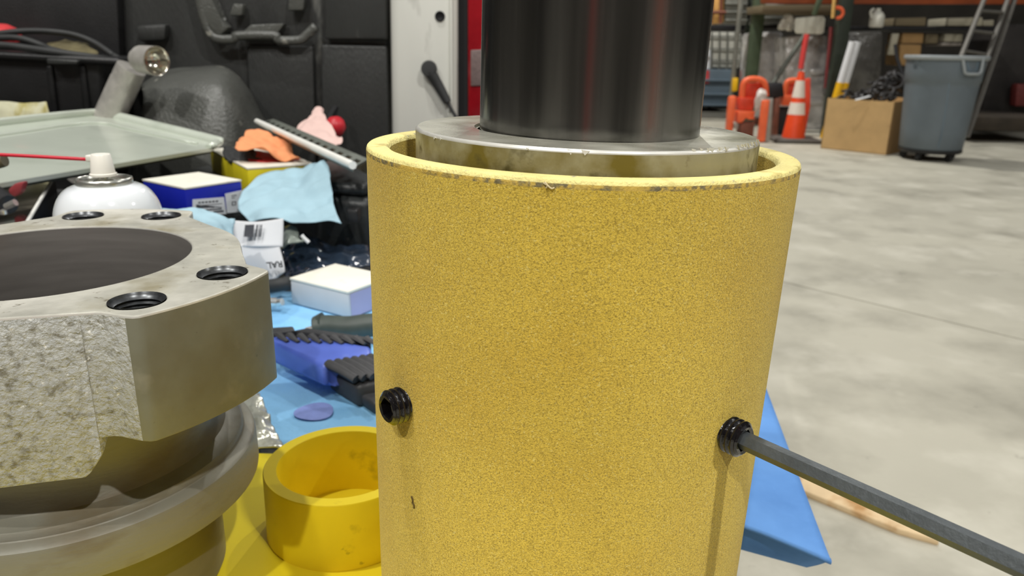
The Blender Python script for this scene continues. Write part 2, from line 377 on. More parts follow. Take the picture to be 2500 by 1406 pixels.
cb = one('tailgate_cable', M_rubber, truck, lambda bm: (lathe(bm, [(0, -.012), (.010, -.011), (.0165, -.004), (.0175, .004), (.015, .012), (0, .013)], Y(1048, 168, WY-.06), (0, -1, .1), 20),
                                                   tube(bm, P3([(1050, 175, WY-.062), (1068, 205, WY-.062), (1082, 230, WY-.064), (1093, 250, WY-.066)]), .0125, 12, 4, r1=.0085)), 60)
one('cable', M_rubber, cb, lambda bm: tube(bm, P3([(1090, 246, WY-.066), (1112, 284, WY-.07), (1150, 345, WY-.08), (1190, 430, WY-.09)]), .004, 8, 4), 60)
for wy in (.42, 1.62):
    one('wheel', M_rubber, truck, lambda bm: lathe(bm, [(.05, -.1), (.2, -.1), (.31, -.1), (.335, -.07), (.335, .07), (.31, .1), (.2, .1), (.05, .1)], (-.95, wy, .335), (0, 1, 0), 32, closed=True), 50)
one('axle', M_rubber, truck, lambda bm: (tube(bm, [(-.95, .35, .335), (-.95, 1.7, .335)], .05, 10, 2), box(bm, (-.95, 1.02, .5), (.9, 1.0, .28))))

# ------------------------------------------------------------------ yellow plate and sleeve assembly
PZ = .705
yp = one('base_plate', M_yplate, None, lambda bm: prism(bm, [(-.42, .15, BZ), (.10, .15, BZ), (.117, .42, BZ), (-.02, .507, BZ), (-.42, .507, BZ)], (0, 0, PZ-BZ), .0015))
tag(yp, 'flat yellow plate under the ring and the large sleeve', 'plate')
TC = Vector((.0279, .3285, .9597)); TA = Vector((.016, .0069, 1)).normalized(); TR, TK = .09, .1315
def tr(h): return TR*(1-TK*h)
HB = (TC.z-PZ)/TA.z - .0015
# sleeve material: gritty yellow with local scuffs at real spots
def sleeve_mat(marks):
    m = mat('gritty_yellow', (240, 212, 86), .75, var=.06, vs=16, bump=.0009, bs=1400, bump2=[(.0005, 3000)], stain=[((226, 192, 70), 11, .44, .7), ((190, 162, 62), 1500, .46, .68), ((252, 236, 146), 1100, .58, .74)], spec=.2, sheen=.2)
    if 'Diffuse Roughness' in m.node_tree.nodes['Principled BSDF'].inputs: m.node_tree.nodes['Principled BSDF'].inputs['Diffuse Roughness'].default_value = 1
    return m
M_tube = sleeve_mat(None)
M_tubetop = mat('cut_yellow_edge', (240, 226, 150), .7, var=.1, vs=50, bump=.0008, bs=700, stain=[((170, 150, 84), 60, .56, .74), ((150, 148, 140), 300, .62, .75)], spec=.3)
M_burn = mat('rubbed_rim', (126, 116, 84), .7, var=.25, vs=300, bump=.0006, bs=800, stain=[((214, 182, 86), 420, .46, .6), ((214, 182, 86), 40, .5, .62)])
sleeve = thing('yellow_sleeve', 'large gritty yellow tube standing upright with two black set screws', 'sleeve', TC-TA*HB)
def sleeve_body(bm):
    pr = [(tr(HB), -HB)]
    n = 40
    for k in range(n+1):
        h = HB-(HB-.0032)*k/n
        pr.append((tr(h), -h))
    lathe(bm, pr, TC, TA, 160)
    lathe(bm, [(.0805, -.0022)] + [(.0805-.004*k/6, -.0022-(HB-.0022)*k/6) for k in range(1, 7)] + [(tr(HB), -HB)], TC, TA, 160)
one('wall', M_tube, sleeve, sleeve_body, 180)
one('rim', M_tubetop, sleeve, lambda bm: lathe(bm, [(tr(.0016), -.0016), (.0897, -.0006), (.0892, -.0001), (.0870, 0), (.0825, 0), (.0812, -.0006), (.0805, -.0022)], TC, TA, 160), 180)
one('rubbed_edge', M_burn, sleeve, lambda bm: lathe(bm, [(tr(.0032), -.0032), (tr(.0024)+.0001, -.0024), (tr(.0016), -.0016)], TC, TA, 160), 180)
# small nicks in the outer face
def on_sleeve(px, py):
    d = ray(px, py); lo, hi = .12, .33
    for k in range(4000):
        t = .12+.25*k/4000; p = CAM+d*t; h = TC.z-p.z; c = TC-TA*h
        if (p-c).to_2d().length <= tr(h):
            n = (p-c); n.z = 0; return p, n.normalized()
def chip(px, py, pts, m, nm='nick'):
    p, n = on_sleeve(px, py); t = Vector((0, 0, 1)).cross(n).normalized()
    bm = bmesh.new(); q = [p+t*(a/6200)-Vector((0, 0, 1))*(b/6200)+n*(.0002+.0003*random.random()) for a, b in pts]
    tube(bm, q, .0005, 6, 3, flat=.5); link(nm, mesh(nm, bm), m, sleeve, 180)
chip(1008, 1222, [(-3, -12), (2, -2), (1, 4), (7, 10), (6, 18)], mat('nick_dark', (92, 74, 30), .8))
chip(1342, 452, [(-12, -4), (-4, 0), (4, 6), (10, 4)], mat('nick_pale', (206, 190, 150), .7))
chip(1330, 444, [(0, 0), (6, 6), (3, 12)], mat('nick_pale2', (206, 190, 150), .7))

# rod with collar inside the sleeve
CA = Vector((.017, .0037, 1)).normalized(); CC = TC+TA*.0080+Vector((.0013, -.006, 0))
rod = thing('piston_rod', 'dark polished steel rod rising from a silver collar inside the yellow tube', 'rod', CC-CA*((CC.z-PZ)))
def wob(r, h, t): return r + (.00035*mnoise.noise(Vector((math.cos(t)*9, math.sin(t)*9, 3))) if r > .069 else 0)
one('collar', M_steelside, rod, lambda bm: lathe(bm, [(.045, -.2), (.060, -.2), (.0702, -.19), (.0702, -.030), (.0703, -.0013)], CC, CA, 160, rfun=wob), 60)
one('collar_face', M_steel, rod, lambda bm: lathe(bm, [(.0694, 0), (.060, 0), (.050, 0), (.0462, 0), (.0458, -.0012), (.0450, -.0012)], CC, CA, 160, rfun=wob), 60)
one('burnished_edge', M_edge, rod, lambda bm: lathe(bm, [(.0703, -.0013), (.0702, -.0006), (.0694, 0)], CC, CA, 160, rfun=wob), 60)
def burr(bm):
    for k in range(26):
        t = random.gauss(-.75, .25) if k < 16 else random.uniform(-2.6, -.3)
        e = Vector((math.cos(t), math.sin(t), 0)); s = random.uniform(.0005, .0013)
        p = CC+e*(.0702+random.uniform(-.001, .0003)); tt = Vector((-e.y, e.x, 0))
        prism(bm, [p-tt*s+Vector((0, 0, .0002)), p+tt*s*random.uniform(.5, 1.4)-Vector((0, 0, .0002)), p+e*s*.3-Vector((0, 0, s*1.3))], e*.0003+Vector((0, 0, .0002)))
stuff(one('edge_burr', mat('bright_burr', (240, 238, 226), .3, .4), rod, burr))
RC = CC+Vector((.0015, .0005, 0))
one('shaft', M_rod, rod, lambda bm: lathe(bm, [(.0452, -.01), (.0455, .0), (.0456, .05), (.0460, .12), (.0465, .34), (.045, .345), (0, .345)], RC, CA, 200), 50)

# set screws and the key
def screw(px, py, name, label):
    p, n = on_sleeve(px, py); s = thing(name, label, 'screw', p)
    def body(bm):
        pr = [(.0060, -.010), (.0064, -.0006)]
        for k in range(3):
            h = .0002+k*.0023; pr += [(.0060, h), (.0071, h+.0008), (.0071, h+.0014), (.0061, h+.0021)]
        pr += [(.0062, .0072), (.0054, .0079)]
        lathe(bm, pr, p, n, 40)
    one('threaded_body', M_black_oil, s, body, 40)
    hx = lambda r, h, t: r if r > .0046 else r*math.cos(math.pi/6)/math.cos(((t+math.pi/6) % (math.pi/3))-math.pi/6)*1.0
    one('hex_socket', M_black_oil, s, lambda bm: lathe(bm, [(.0054, .0079), (.0045, .0076), (.0044, -.004), (0, -.004)], p, n, 48, rfun=hx), 30)
    return p, n
screw(985, 985, 'set_screw', 'empty black set screw with open hex socket at the left of the tube')
sp, sn = screw(1776, 1057, 'set_screw', 'black set screw holding the hex key at the right of the tube')
key = tag(one('hex_key', M_hex, None, lambda bm: tube(bm, [sp+sn*.0015, sp+sn*.05, sp+sn*.10, sp+sn*.135, sp+sn*.146+Vector((.004, 0, -.005)), sp+sn*.150+Vector((.006, 0, -.016)), sp+sn*.151+Vector((.007, 0, -.045))], .00352, 6, 5), 25),
          'dark grey hex key sticking out of the right set screw', 'hex key')

# ------------------------------------------------------------------ short yellow ring
rg = one('yellow_ring', M_ring, None, lambda bm: lathe(bm, [(.0392, 0), (.0484, 0), (.0492, .0012), (.0488, .012), (.0484, .0434), (.0478, .0443), (.0404, .0443), (.0399, .0436), (.0392, .004)], (-.1045, .421, PZ), (0, 0, 1), 96, closed=True), 50)
tag(rg, 'short smooth yellow ring lying on the plate beside the tube', 'ring')

# ------------------------------------------------------------------ cast flange housing
HX, HY, HZ = -.2354, .364, .896
house = thing('flange_housing', 'cast aluminium cylinder head with lobed bolt flange, open bore and groove', 'casting', (HX, HY, PZ))
LC = [-25.5, 94.5, 214.5]
def rout(deg):
    d = min(abs((deg-c+180) % 360-180) for c in LC)
    ss = lambda t: t*t*(3-2*t)
    if d < 17.5: return .1198
    if d < 24: return .1198+(.1035-.1198)*ss((d-17.5)/6.5)
    if d < 46: return .1035+(.0942-.1035)*(1-(1-(d-24)/22)**2)
    return .0942
def flange_mesh(rf, holes, depth, bev):
    c = bpy.data.curves.new('flange', 'CURVE'); c.dimensions = '2D'; c.fill_mode = 'BOTH'; c.extrude = depth/2-bev; c.bevel_depth = bev; c.bevel_resolution = 1; c.offset = -bev
    def sp(pts):
        s = c.splines.new('POLY'); s.points.add(len(pts)-1); s.use_cyclic_u = True
        for q, p in zip(s.points, pts): q.co = (p[0], p[1], 0, 1)
    sp([(rf(a)*math.cos(math.radians(a)), rf(a)*math.sin(math.radians(a))) for a in [k*1.0 for k in range(360)]])
    for (x, y, r) in holes:
        sp([(x+r*math.cos(2*math.pi*k/(120 if r > .03 else 40)), y+r*math.sin(2*math.pi*k/(120 if r > .03 else 40))) for k in range(120 if r > .03 else 40)])
    o = bpy.data.objects.new('flange', c); COL.objects.link(o); dg = bpy.context.evaluated_depsgraph_get(); dg.update()
    me = bpy.data.meshes.new_from_object(o.evaluated_get(dg)); bpy.data.objects.remove(o); me.materials.clear(); return me
BR = .0697
HOLES = [(.1005*math.cos(math.radians(c+s)), .1005*math.sin(math.radians(c+s)), .0112) for c in LC for s in (-13.5, 13.5)]
fm = flange_mesh(rout, [(0, 0, BR)]+HOLES, .056, .0010)
fm.transform(Matrix.Translation((HX, HY, HZ-.028)))
fl = link('flange', fm, [M_alu, M_alu2, M_cast, M_bore, M_edge], house, 30)
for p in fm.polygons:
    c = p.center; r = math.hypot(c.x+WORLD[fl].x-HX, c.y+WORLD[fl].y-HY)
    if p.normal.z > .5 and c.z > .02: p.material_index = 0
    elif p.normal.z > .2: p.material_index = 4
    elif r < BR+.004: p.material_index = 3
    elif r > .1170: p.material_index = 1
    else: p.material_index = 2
def skirt_r(a):
    d = min(abs((a-c+180) % 360-180) for c in LC)
    t = min(1, max(0, (d-22)/4))
    return .0866*(1-t)+(rout(a)+.0004)*t
# rough cast skirt below the flange, between the lobes
web = flange_mesh(skirt_r, [(0, 0, .0742)], .0725, .0014); web.transform(Matrix.Translation((HX, HY, HZ-.074+.03625)))
for v in web.vertices:
    if v.co.z < HZ-.05:
        aa = math.degrees(math.atan2(v.co.y-HY, v.co.x-HX)); dd = min(abs((aa-c+180) % 360-180) for c in LC); tt = min(1, max(0, (31-dd)/7))
        v.co.z += .013*tt*tt*(3-2*tt)
link('cast_skirt', web, M_cast, house, 40)
for hx, hy, hr in HOLES:
    one('threaded_hole', M_thread, house, lambda bm: lathe(bm, [(.0114, .0004), (.0108, -.0006)] + [((.0093 if k % 2 else .0105), -.0012-.0011*k) for k in range(18)] + [(.0093, -.03), (0, -.03)], (HX+hx, HY+hy, HZ), (0, 0, 1), 40), 30)
one('bore', M_bore, house, lambda bm: lathe(bm, [(BR, -.050), (BR, -.186), (0, -.186)], (HX, HY, HZ), (0, 0, 1), 120), 40)
def prof(bm):
    z = lambda a: a-HZ
    lathe(bm, [(.0735, z(.842)), (.0862, z(.8405)), (.0862, z(.8385)), (.0800, z(.832)), (.0750, z(.824)), (.0732, z(.816)), (.0730, z(.809)), (.0742, z(.8025)), (.0775, z(.7975)), (.0815, z(.7955)), (.0855, z(.7950)), (.0865, z(.7935)), (.0868, z(.7915)), (.0872, z(.7910)),
               (.0912, z(.7900)), (.0925, z(.7888)), (.0931, z(.7865)), (.0934, z(.776)), (.0934, z(.7705)), (.0931, z(.7688)), (.0920, z(.7680)), (.0700, z(.767)), (.0672, z(.764)), (.0658, z(.755)), (.0655, z(.73)), (.0660, z(.712)), (.0655, z(.7055)), (.060, z(.7052)), (BR-.004, z(.7052))], (HX, HY, HZ), (0, 0, 1), 140)
one('grooved_body', M_alu3, house, prof, 30)

# ------------------------------------------------------------------ things on the bed, near to far
def Zs(pts, z): return [Z(a, b, z) for a, b in pts]
pad = sheet('absorbent_pad', [[Vector((-.33, .53, BZ+.004)), Vector((-.23, .535, BZ+.003)), Vector((-.12, .528, BZ+.004)), Vector((0, .53, BZ+.003)), Vector((.10, .55, BZ+.004))],
                              [Vector((-.36, .66, BZ+.003)), Vector((-.24, .66, BZ+.004)), Vector((-.12, .66, BZ+.003)), Vector((0, .66, BZ+.004)), Vector((.10, .68, BZ+.003))],
                              [Vector((-.42, .92, BZ+.004)), Vector((-.26, .92, BZ+.003)), Vector((-.12, .92, BZ+.004)), Vector((0, .92, BZ+.003)), Vector((.10, .92, BZ+.004))]], M_pad, None, .0025, 14, .0016, 24)
tag(pad, 'sky-blue absorbent pad spread behind the short yellow ring', 'pad')
stn = one('stain', mat('purple_stain', (136, 152, 214), .9, var=.15, vs=60), pad, lambda bm: lathe(bm, [(0, 0), (.012, 0), (.0165, -.0004)], Z(768, 1003, BZ+.0062), (0, 0, 1), 24, rfun=lambda r, h, t: r*(1+.06*math.sin(3*t))))
pad2 = sheet('overhanging_pad', [[Z(1640, 930, BZ+.003), Z(1760, 935, BZ+.003), Z(1868, 945, BZ+.003)],
                                 [Z(1600, 1100, BZ+.003), Z(1780, 1120, BZ+.004), Z(1944, 1150, BZ+.004)],
                                 [Z(1600, 1230, BZ+.003), Z(1800, 1268, BZ+.004), Z(2020, 1352, BZ+.003)],
                                 [Z(1600, 1236, BZ+.002), Z(1798, 1276, BZ+.001), Z(2027, 1362, BZ-.001)],
                                 [Z(1590, 1250, BZ-.012), Z(1770, 1304, BZ-.014), Z(2004, 1372, BZ-.014)],
                                 [Z(1580, 1262, BZ-.024), Z(1745, 1318, BZ-.026), Z(1970, 1380, BZ-.028)]], M_pad2, None, .0015, 8, 0)
tag(pad2, 'blue pad hanging over the tailgate edge behind the hex key', 'pad')
# foil pouch between housing and pad
tag(sheet('clear_pouch', [[Z(590, 962, .716), Z(612, 962, .717), Z(634, 960, .715)], [Z(600, 1018, .712), Z(630, 1014, .714), Z(656, 1010, .711)], [Z(616, 1060, .709), Z(648, 1058, .711), Z(676, 1056, .708)], [Z(628, 1098, .7065), Z(660, 1095, .708), Z(696, 1100, .7065)]], M_foil, None, .0015, 8, .003, 70),
    'crumpled shiny clear pouch tucked between the casting and the blue pad', 'pouch')
# white spray can
sx = Y(266, 520, .535).x; sr = .0362; zr = Y(251, 437, .535).z
can = thing('spray_can', 'white spray can with domed top, white nozzle and long red straw', 'spray can', (sx, .535, BZ))
def canb(bm):
    zd = zr-.026
    lathe(bm, [(0, BZ), (.033, BZ), (.0355, BZ+.002), (sr, BZ+.006), (sr, zd-.008)] + [(.0180+(sr-.0180)*math.cos(a)**.9, zd-.008+.030*math.sin(a)) for a in [math.pi/2*k/14 for k in range(1, 14)]] + [(.0180, zr-.003)], (sx, .535, 0), (0, 0, 1), 64)
one('can_body', M_can, can, canb, 50)
one('can_rim', M_canrim, can, lambda bm: lathe(bm, [(.0178, zr-.0045), (.0184, zr-.004), (.0186, zr-.001), (.0183, zr+.0008), (.0174, zr+.0012), (.0165, zr+.0004), (.0160, zr-.003), (.010, zr-.0036), (.008, zr-.001), (.004, zr), (.0035, zr+.004)], (sx, .535, 0), (0, 0, 1), 48), 60)
nz0 = zr+.0025
nozzle = one('nozzle', M_nozzle, can, lambda bm: (lathe(bm, [(.0035, nz0), (.0088, nz0), (.0088, nz0+.0016), (.0080, nz0+.002), (.0066, nz0+.0145), (.0060, nz0+.0152), (0, nz0+.0146)], (sx, .535, 0), (0, 0, 1), 32), box(bm, (sx-.0055, .533, nz0+.0125), (.006, .006, .0045), 0, .0008)), 50)
zt = nz0+.0115
one('straw', M_straw, can, lambda bm: tube(bm, [(sx-.003, .532, zt), (sx-.08, .531, zt+.0028), (sx-.20, .529, zt+.0045)], .00125, 8, 6), 180)
# left-edge odds
bc = P3([(-25, 372, .62), (6, 380, .62), (14, 394, .62), (2, 408, .62), (-30, 418, .62)])
tag(one('rubber_boot', mat('grimy_rubber', (92, 82, 62), .7, var=.4, vs=60), None, lambda bm: tube(bm, [Y(-60, 398, .62), Y(-20, 395, .62), Y(0, 393, .62), Y(12, 391, .62)], .0075, 14, 4, r1=.005), 60),
    'grimy dark brown knob at the left edge below the red straw', 'knob')
lidz = .80
a0, a1 = Z(40, 590, lidz), Z(134, 430, lidz); lf = Vector((-.32, -.02, 0))
case = thing('lidded_case', 'dark glossy lidded case with a thin bright edge, left of the spray can', 'case', ((a0+a1)/2+lf/2-Vector((0, 0, lidz-BZ))))
one('case_body', M_navy, case, lambda bm: prism(bm, [v-Vector((0, 0, lidz-BZ)) for v in (a0, a1, a1+lf, a0+lf)], (0, 0, lidz-BZ-.004), .002))
one('lid', M_glossdark, case, lambda bm: prism(bm, [v-Vector((0, 0, .004)) for v in (a0, a1, a1+lf, a0+lf)], (0, 0, .004)))
one('bright_edge', M_strutlip, case, lambda bm: tube(bm, [a0+Vector((0, 0, .001)), a1+Vector((0, 0, .001))], .0022, 8, 2), 60)
tag(slab('red_wrapper', [(18, 462), (34, 448), (58, 444), (50, 470), (36, 482), (22, 476)], .93, .012, mat('dull_red', (150, 60, 64), .4, var=.2), None, .003), 'small dull red wrapper on the dark glossy case', 'wrapper')
air = thing('air_tool', 'black hand tool with chrome tip on the dark case at the left edge', 'tool', Z(4, 540, lidz))
one('grip', M_black, air, lambda bm: tube(bm, P3([(-40, 470, .86), (0, 490, .85), (20, 500, .84)]), .016, 12, 4, r1=.011), 60)
one('chrome_tip', M_silver, air, lambda bm: (tube(bm, P3([(15, 505, .83), (38, 494, .83)]), .004, 10, 3), lathe(bm, [(0, -.004), (.004, -.002), (.004, .002), (0, .004)], Y(9, 518, .83), (0, 0, 1), 12)), 60)
# pale green tray
p_r, p_f, p_b = Y(527, 356, 1.32), Y(0, 446, .94), Y(268, 281, 1.5)
tn = (p_f-p_r).cross(p_b-p_r).normalized(); tn = tn if tn.z > 0 else -tn
def TP(px, py):
    d = ray(px, py); return CAM+d*((p_r-CAM).dot(tn)/d.dot(tn))
tray = thing('metal_tray', 'pale green tray with raised rolled rim, behind the spray can', 'tray', (p_r+p_f)/2-Vector((0, 0, .01)))
tc_ = [TP(-260, 492), TP(0, 447), TP(516, 361), TP(528, 352), TP(512, 344), TP(285, 288), TP(262, 281), TP(200, 283), TP(0, 305), TP(-330, 345)]
one('tray_floor', M_tray, tray, lambda bm: prism(bm, tc_, -tn*.006))
one('tray_rim', M_tray, tray, lambda bm: tube(bm, [v+tn*.003 for v in (tc_[2], tc_[3], tc_[4], tc_[5], tc_[6], tc_[7], tc_[8], tc_[9])], .010, 10, 5, flat=.6), 180)
one('tray_underside', M_traybot, tray, lambda bm: prism(bm, [p*.97+Vector(((tc_[2]+tc_[6])/2))*.03 - tn*.006 for p in tc_], -tn*.005, .002))
one('floor_bead', M_tray, tray, lambda bm: tube(bm, [TP(-100, 345)+tn*.001, TP(60, 322)+tn*.001, TP(180, 304)+tn*.001, TP(255, 302)+tn*.001, TP(300, 312)+tn*.001, TP(480, 352)+tn*.001], .004, 8, 5, flat=.5), 180)
# tote with hoses
tote = thing('black_tote', 'black plastic tote at the back left of the truck bed', 'tote', (Y(60, 400, 1.6).x, 1.6, BZ))
tb = P([(-420, 118), (262, 150), (262, 170), (-420, 138)], 1.55)
one('tote_body', M_black, tote, lambda bm: prism(bm, [Y(-400, 110, 1.56), Y(250, 150, 1.56), Y(245, 330, 1.58), Y(220, 480, 1.6), Y(-340, 480, 1.6)], (0, .13, 0), .012), 50)
one('tote_rim', M_black, tote, lambda bm: prism(bm, [Y(-420, 102, 1.545), Y(292, 142, 1.545), Y(290, 160, 1.545), Y(-420, 120, 1.545)], (0, .15, 0), .006), 50)
one('tote_handle', M_liner, tote, lambda bm: prism(bm, [Y(112, 142, 1.535), Y(192, 147, 1.535), Y(186, 158, 1.535), Y(114, 157, 1.535)], (0, .02, 0), .003), 50)
for sx_ in (125, 205): one('tote_rib', M_black, tote, lambda bm: prism(bm, [Y(sx_-14, 160, 1.553), Y(sx_, 160, 1.553), Y(sx_+22, 340, 1.57), Y(sx_+8, 340, 1.57)], (0, .02, 0), .003), 50)
tag(one('coiled_hose', M_rubber, None, lambda bm: (tube(bm, P3([(-120, 100, 1.62), (0, 82, 1.62), (60, 76, 1.63), (120, 77, 1.64), (180, 85, 1.65), (230, 104, 1.65), (278, 136, 1.63)]), .0062, 10, 6),
     tube(bm, P3([(-120, 98, 1.56), (0, 92, 1.56), (50, 94, 1.56), (95, 108, 1.56), (130, 122, 1.57), (200, 137, 1.58), (268, 146, 1.6)]), .0062, 10, 6),
     tube(bm, P3([(-120, 108, 1.55), (0, 110, 1.55), (70, 118, 1.55), (140, 128, 1.55), (230, 140, 1.57), (282, 150, 1.6)]), .007, 10, 6),
     tube(bm, P3([(278, 136, 1.63), (292, 146, 1.62), (282, 150, 1.6)]), .0062, 10, 5)), 180), 'black hose coiled on top of the black tote', 'hose')
tag(sheet('crumpled_cloth', [P3([(92, 118, 1.66), (130, 100, 1.67), (190, 100, 1.67), (238, 118, 1.66)]), P3([(95, 124, 1.6), (140, 118, 1.6), (190, 122, 1.6), (240, 128, 1.6)]), P3([(105, 132, 1.57), (140, 130, 1.57), (190, 134, 1.57), (232, 138, 1.57)])], M_brown, None, .004, 6, .008, 30),
    'crumpled olive-brown cloth inside the hose coil', 'cloth')
tag(one('red_plastic_dome', mat('red_plastic', (216, 62, 66), .4, var=.08), None, lambda bm: lathe(bm, [(0, .021), (.02, .020), (.036, .012), (.042, 0), (.042, -.012), (0, -.012)], Y(-4, 84, 1.66), (.05, -.1, 1), 28), 60), 'rounded red plastic dome on top of the black hose', 'dome')
tag(sheet('stained_card', [P3([(-160, 246, 1.53), (0, 247, 1.53), (60, 251, 1.53), (112, 248, 1.53)]), P3([(-160, 275, 1.53), (0, 276, 1.52), (60, 277, 1.52), (119, 274, 1.52)]), P3([(-160, 330, 1.52), (0, 330, 1.51), (60, 330, 1.51), (128, 330, 1.51)])], M_stainpaper, None, .003, 8, .003, 40),
    'stained cream paper card leaning on the front of the tote', 'card')
# angled silver lamp-like tool
lt = thing('angle_head_light', 'grey metal right-angle flashlight leaning beside the wheel arch', 'flashlight', Y(180, 480, 1.52))
hb = Y(321, 166, 1.49); tb_ = Y(195, 440, 1.5); dv = (hb-tb_).normalized()
one('barrel', M_alloy, lt, lambda bm: lathe(bm, [(0, 0), (.026, 0), (.0272, .01), (.0272, (hb-tb_).length-.03), (.0262, (hb-tb_).length-.024), (.0268, (hb-tb_).length-.02), (.0262, (hb-tb_).length), (0, (hb-tb_).length+.002)], tb_, dv, 40), 40)
hc = Y(383, 149, 1.425); hd = (hc-Y(322, 142, 1.462)).normalized()
one('head', M_alloy, lt, lambda bm: lathe(bm, [(0, -.060), (.018, -.058), (.021, -.050), (.021, -.046), (.0245, -.044), (.0252, -.030), (.0258, -.006), (.0262, -.002), (.0262, 0)], hc, hd, 40), 40)
one('reflector', M_chrome, lt, lambda bm: lathe(bm, [(.0262, 0), (.0252, .0004), (.0235, -.004), (.0195, -.014), (.012, -.022), (0, -.025)], hc, hd, 40), 180)
# toolbox, strut and rags
tbx = thing('tool_case', 'black scuffed plastic tool case under the metal strut', 'tool case', (Y(820, 500, 1.2).x, 1.2, BZ))
q = ground_box((706, 628), (872, 640), (1010, 590), BZ)
one('case_shell', M_case, tbx, lambda bm: prism(bm, [Z(700, 625, BZ), Z(905, 645, BZ), Z(1010, 560, BZ), Z(800, 545, BZ)], (0, 0, .095), .012, 3), 60)
one('case_lid', M_case, tbx, lambda bm: prism(bm, [p+Vector((0, 0, .096)) for p in (Z(706, 620, BZ), Z(898, 640, BZ), Z(1000, 562, BZ), Z(803, 548, BZ))], (0, 0, .018), .008, 3), 60)
one('latch', M_black, tbx, lambda bm: prism(bm, P([(845, 512), (872, 514), (874, 545), (848, 543)], 1.02), (0, .03, 0), .003))
st = thing('slotted_strut', 'grey slotted metal strut with a bright edge lying across the tool case', 'strut', Z(745, 352, .845))
sA, sB = Z(628, 300, .852), Z(862, 409, .846); sU = Z(668, 290, .852); sV = Z(900, 388, .846)
def strut_face(bm):
    # top face as a grid with real slots cut out
    nseg = 15; wid = sU-sA; 
    def pt(u, v): return sA.lerp(sB, u).lerp(sU.lerp(sV, u), v)
    xs = []
    for k in range(nseg): xs += [(k+.22)/nseg, (k+.78)/nseg]
    xs = [0]+xs+[1]; ys = [0, .40, .66, 1]
    V = {}
    up = Vector((0, 0, 1))
    for i, x in enumerate(xs):
        for j, y in enumerate(ys):
            for s in (0, 1): V[i, j, s] = bm.verts.new(pt(x, y)-up*.002*s)
    hole = lambda i, j: j == 1 and i % 2 == 1
    for i in range(len(xs)-1):
        for j in range(3):
            if hole(i, j):
                for (a, b) in (((i, j), (i+1, j)), ((i+1, j), (i+1, j+1)), ((i+1, j+1), (i, j+1)), ((i, j+1), (i, j))):
                    bm.faces.new((V[a+(0,)], V[b+(0,)], V[b+(1,)], V[a+(1,)]))
                continue
            bm.faces.new((V[i, j, 0], V[i+1, j, 0], V[i+1, j+1, 0], V[i, j+1, 0])); bm.faces.new((V[i, j, 1], V[i, j+1, 1], V[i+1, j+1, 1], V[i+1, j, 1]))
one('slotted_face', M_strut, st, strut_face)
one('side_web', M_strut, st, lambda bm: (prism(bm, [sA, sB, sB-Vector((0, 0, .006)), sA-Vector((0, 0, .006))], (sU-sA)*.04), prism(bm, [sU, sV, sV-Vector((0, 0, .022)), sU-Vector((0, 0, .022))], (sU-sA)*-.04)))
one('bright_edge', M_strutlip, st, lambda bm: tube(bm, [sA+Vector((0, -.001, .003)), sB+Vector((0, -.001, .003))], .0055, 8, 3), 60)
rag = sheet('blue_rag', [P3([(596, 455, 1.06), (640, 428, 1.12), (700, 409, 1.14), (750, 395, 1.14), (782, 386, 1.13)]),
                         P3([(583, 480, 1.02), (640, 455, 1.06), (700, 440, 1.08), (760, 425, 1.08), (804, 410, 1.08)]),
                         P3([(582, 510, .99), (640, 490, 1.0), (700, 485, 1.02), (765, 480, 1.02), (808, 470, 1.02)]),
                         P3([(598, 528, .97), (645, 520, .965), (705, 520, .97), (770, 518, .98), (820, 515, .98)]),
                         P3([(610, 543, .955), (650, 546, .95), (710, 547, .95), (775, 545, .96), (836, 556, .955)])], M_rag, None, .0012, 12, .012, 15, 2)
tag(rag, 'light blue cloth rag draped over the tool case and the blue box', 'rag')
tag(sheet('blue_rag', [P3([(380, 506, .80), (440, 506, .82), (500, 512, .84), (575, 532, .86)]), P3([(390, 520, .77), (450, 525, .78), (510, 534, .80), (572, 545, .84)]), P3([(400, 545, .74), (460, 550, .75), (515, 560, .78), (568, 562, .82)]), P3([(400, 570, .72), (460, 580, .73), (520, 590, .76), (575, 590, .80)])], M_rag, None, .0012, 10, .005, 30, 5),
    'strip of light blue rag lying low in front of the blue box', 'rag')
# blue box with labels
def carton(name, label, Lp, Fp, Rp, z0, h, mats, bev=.002):
    t = thing(name, label, 'box', Z(*Fp, z0)); b = ground_box(Lp, Fp, Rp, z0)
    one('carton', mats[0], t, lambda bm: prism(bm, b, (0, 0, h-.002), bev))
    one('lid', mats[1], t, lambda bm: prism(bm, [p+Vector((0, 0, h-.0015)) for p in b], (0, 0, .002)))
    return t, b
zb = .775
sup = one('parts_case', M_case, None, lambda bm: prism(bm, [Z(330, 560, BZ), Z(480, 600, BZ), Z(640, 560, BZ), Z(520, 500, BZ)], (0, 0, zb-BZ-.001), .004), 50)
tag(sup, 'black parts case underneath the blue box', 'case')
bb, b4 = carton('blue_box', 'flat blue carton with white lid and two white labels', (356, 505), (459, 530), (592, 505), zb, .039, (M_blue, M_card))
def face_label(px, name, par, m, b, off=.0008):
    f, r = b[0], b[3]; nrm = (r-f).cross(Vector((0, 0, 1))).normalized()
    if nrm.dot(CAM-f) < 0: nrm = -nrm
    def hit(x, y):
        d = ray(x, y); return CAM+d*((f-CAM).dot(nrm)/d.dot(nrm))
    pts = [hit(*p)+nrm*off for p in px]
    bm = bmesh.new(); prism(bm, pts, -nrm*off*.8)
    return link(name, mesh(name, bm), m, par), hit, nrm
l1, hit, nr = face_label([(470, 487), (546, 481), (552, 522), (470, 530)], 'label', bb, M_label, b4)
l2, _, _ = face_label([(549, 473), (592, 464), (592, 516), (554, 520)], 'label', bb, M_label, b4)
